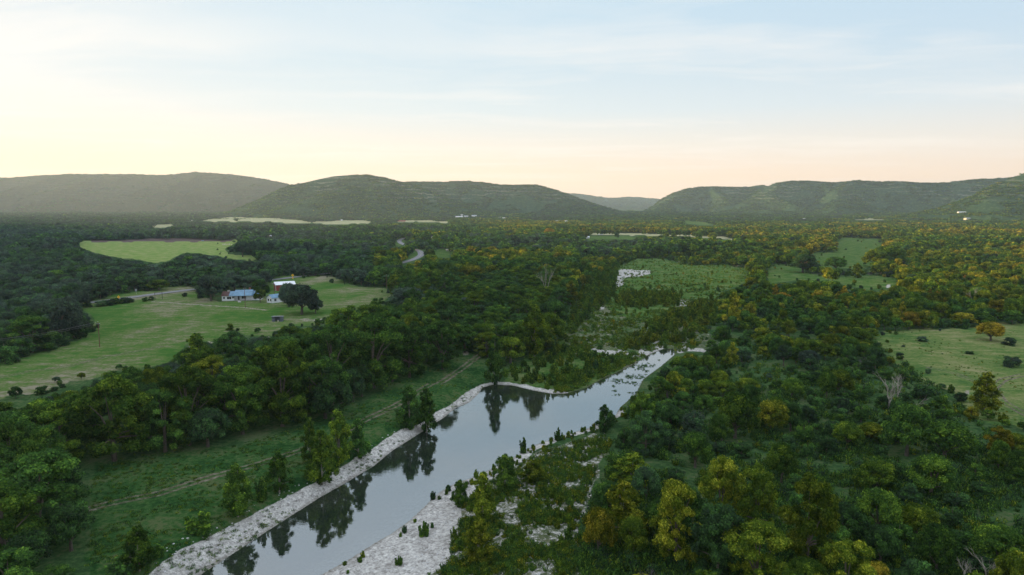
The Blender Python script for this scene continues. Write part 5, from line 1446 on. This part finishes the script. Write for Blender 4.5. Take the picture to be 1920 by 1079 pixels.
for t in IND:
    o = t['obj']; t['grp'] = ZN.get(t.get('zone'))
    if t['label']: lab = t['label']
    else:
        cx, cy = t['cx'], t['pb']
        best = min(LM, key=lambda q: (q[0]-cx)**2+((q[1]-cy)*1.6)**2)
        dx, dy = cx-best[0], cy-best[1]; d = math.hypot(dx, dy*1.6)
        far = 'just ' if d < 45 else '' if d < 130 else 'well '
        if abs(dx) > abs(dy)*1.8: rel = 'left of' if dx < 0 else 'right of'
        elif dy > 0: rel = 'in front of' if d < 130 else 'below'
        else: rel = 'behind' if d < 130 else 'beyond'
        if rel in ('in front of', 'behind') and far == 'well ': far = ''
        if abs(dx) > 0.55*abs(dy) and abs(dx) < abs(dy)*1.8: rel = (rel if rel != 'in front of' else 'in front')+' and '+('left of' if dx < 0 else 'right of')
        size = 'large' if t['h'] > 11 else 'tall' if t['h'] > 8 else 'small' if t['h'] < 3.2 else 'low' if t['h'] < 4.6 else 'mid-sized'
        lab = '%s %s %s %s%s %s' % (size, hue(t['tint'], t['kind']), KW[t['kind']], far, rel, best[2])
    o['label'] = lab; used.setdefault(lab, []).append(t)
ORD = ['leftmost']+[w_+' from left' for w_ in 'second third fourth fifth sixth seventh eighth ninth tenth eleventh twelfth thirteenth fourteenth fifteenth sixteenth'.split()]
ALL = {}
for lab, L in used.items():
    L.sort(key=lambda t: t['cx'])
    for i, t in enumerate(L):
        w_ = lab
        if 1 < len(L) <= 16:
            w_ = ('rightmost' if i == len(L)-1 else ORD[i])+' '+lab
            if len(w_.split()) > 16: w_ = w_.replace(' and left of', ' left of').replace(' and right of', ' right of').replace('in front left', 'left').replace('in front right', 'right').replace('beyond left', 'left').replace('beyond right', 'right').replace('behind left', 'left').replace('behind right', 'right')
        w_ = ' '.join(w_.split()[:16]); t['obj']['label'] = w_; ALL.setdefault(w_, []).append(t)
for w_, L in ALL.items():
    if len(L) > 1:
        for t in L: t['grp'] = L[0]['grp']
for t in IND:
    t['obj']['category'] = t.get('cat') or CAT[t['kind']]
    if t['grp']: t['obj']['group'] = t['grp']

# ---------------------------------------------------------------- air, light, sky, camera
def make_haze():
    m_ = MB(); m_.box(-9200, 9200, -400, 9900, -9, 335)
    m, nt = newmat('haze_air'); n = N(nt)
    v = n('ShaderNodeVolumePrincipled', {'Color': (0.62, 0.80, 1.0, 1), 'Density': HAZE, 'Anisotropy': 0.3})
    o_ = n('ShaderNodeOutputMaterial'); nt.links.new(v.outputs[0], o_.inputs['Volume'])
    tag(m_.build('haze', m), kind='stuff')
HAZE = 0.000052
make_haze()
sun = bpy.data.lights.new('sun', 'SUN'); sun.energy = 5.0; sun.angle = math.radians(0.6); sun.color = (1.0, 0.66, 0.30)
so = bpy.data.objects.new('sun', sun); COL.objects.link(so)
dv = Vector((math.sin(SUN_AZ)*math.cos(SUN_EL), math.cos(SUN_AZ)*math.cos(SUN_EL), math.sin(SUN_EL)))
so.rotation_euler = dv.to_track_quat('Z', 'Y').to_euler(); so.location = (-300, 200, 300)

world = bpy.data.worlds.new('World'); scene.world = world; world.use_nodes = True
nt = world.node_tree; nt.nodes.clear(); n = N(nt)
tc = n('ShaderNodeTexCoord').outputs['Generated']
sky = n('ShaderNodeTexSky', sky_type='NISHITA', sun_disc=False, sun_elevation=SUN_EL, sun_rotation=SUN_AZ, altitude=400, air_density=1.0, dust_density=1.5, ozone_density=1.5)
skyc = n.mix(1.0, sky, (0.10, 0.10, 0.10), 'MULTIPLY')
sep = n('ShaderNodeSeparateXYZ', {0: tc}); z = sep.outputs[2]
el = n.ramp(n.maprange(z, -0.1, 1.0), [(0.0,(0.02,0.03,0.02)),(0.085,(0.03,0.04,0.03)),(0.093,(0.66,0.44,0.29)),(0.125,(0.61,0.455,0.325)),(0.165,(0.53,0.475,0.405)),(0.21,(0.425,0.455,0.455)),(0.28,(0.345,0.415,0.455)),(0.36,(0.31,0.40,0.46)),(0.55,(0.52,0.58,0.65)),(1.0,(0.56,0.62,0.70))])  # unseen sky above the frame is brightened to light the ground
# brightness and warmth towards the sun
dot = n('ShaderNodeVectorMath', {0: tc, 1: tuple(dv)}, operation='DOT_PRODUCT').outputs['Value']
dp = n.math('MAXIMUM', dot, 0.0)
g1 = n.math('POWER', dp, 8.0); g2 = n.math('POWER', dp, 45.0)
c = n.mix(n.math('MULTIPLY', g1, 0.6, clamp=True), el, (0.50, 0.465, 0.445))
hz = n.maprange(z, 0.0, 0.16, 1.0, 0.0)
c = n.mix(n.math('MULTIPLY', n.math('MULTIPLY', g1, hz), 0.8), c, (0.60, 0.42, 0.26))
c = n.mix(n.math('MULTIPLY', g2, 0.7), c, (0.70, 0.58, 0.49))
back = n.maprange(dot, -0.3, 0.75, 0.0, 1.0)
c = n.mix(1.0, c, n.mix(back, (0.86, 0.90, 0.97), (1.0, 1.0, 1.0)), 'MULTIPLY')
# cirrus on a flat layer high above
iz = n.math('DIVIDE', 1.0, n.math('MAXIMUM', n.math('ADD', z, 0.04), 0.02))
pl = n('ShaderNodeCombineXYZ', {0: n.math('MULTIPLY', sep.outputs[0], iz), 1: n.math('MULTIPLY', sep.outputs[1], iz), 2: 0.0})
mp = n('ShaderNodeMapping', {'Vector': pl, 'Rotation': (0, 0, 0.5), 'Scale': (0.22, 1.0, 1.0)})
warp = n('ShaderNodeVectorMath', {0: mp.outputs[0], 1: n('ShaderNodeVectorMath', {0: n.noise(pl, 0.5, 3, out=1), 3: 1.3}, operation='SCALE').outputs[0]}, operation='ADD').outputs[0]
cl = n.noise(warp, 0.75, 9, 0.60)
big = n.noise(pl, 0.16, 2)
cm = n.math('MULTIPLY', n.maprange(cl, 0.50, 0.68), n.maprange(big, 0.34, 0.52))
cm = n.math('MULTIPLY', cm, n.maprange(z, 0.0, 0.05))
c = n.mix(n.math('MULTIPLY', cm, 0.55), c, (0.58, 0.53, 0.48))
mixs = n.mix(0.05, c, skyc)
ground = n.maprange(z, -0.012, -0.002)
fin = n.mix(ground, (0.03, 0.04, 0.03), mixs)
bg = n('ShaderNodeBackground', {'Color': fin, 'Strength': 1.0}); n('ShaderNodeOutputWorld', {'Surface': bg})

cam = bpy.data.cameras.new('camera'); co = bpy.data.objects.new('camera', cam); COL.objects.link(co)
co.location = (0, 0, CAMZ); co.rotation_euler = (math.pi/2-PITCH, 0, 0)
cam.sensor_width = 36; cam.lens = 36*F/1920; cam.clip_start = 1; cam.clip_end = 30000
scene.camera = co
scene.view_settings.view_transform = 'Standard'; scene.view_settings.look = 'None'; scene.view_settings.gamma = 1; scene.view_settings.exposure = 1.0
scene.render.engine = 'CYCLES'
try:
    scene.cycles.volume_bounces = 1; scene.cycles.transparent_max_bounces = 4; scene.cycles.max_bounces = 5; scene.cycles.diffuse_bounces = 3
except Exception: pass
print('TREES', len(TREES), 'IND', len(IND), {k: sum(1 for t in IND if t['kind'] == k) for k in KN})
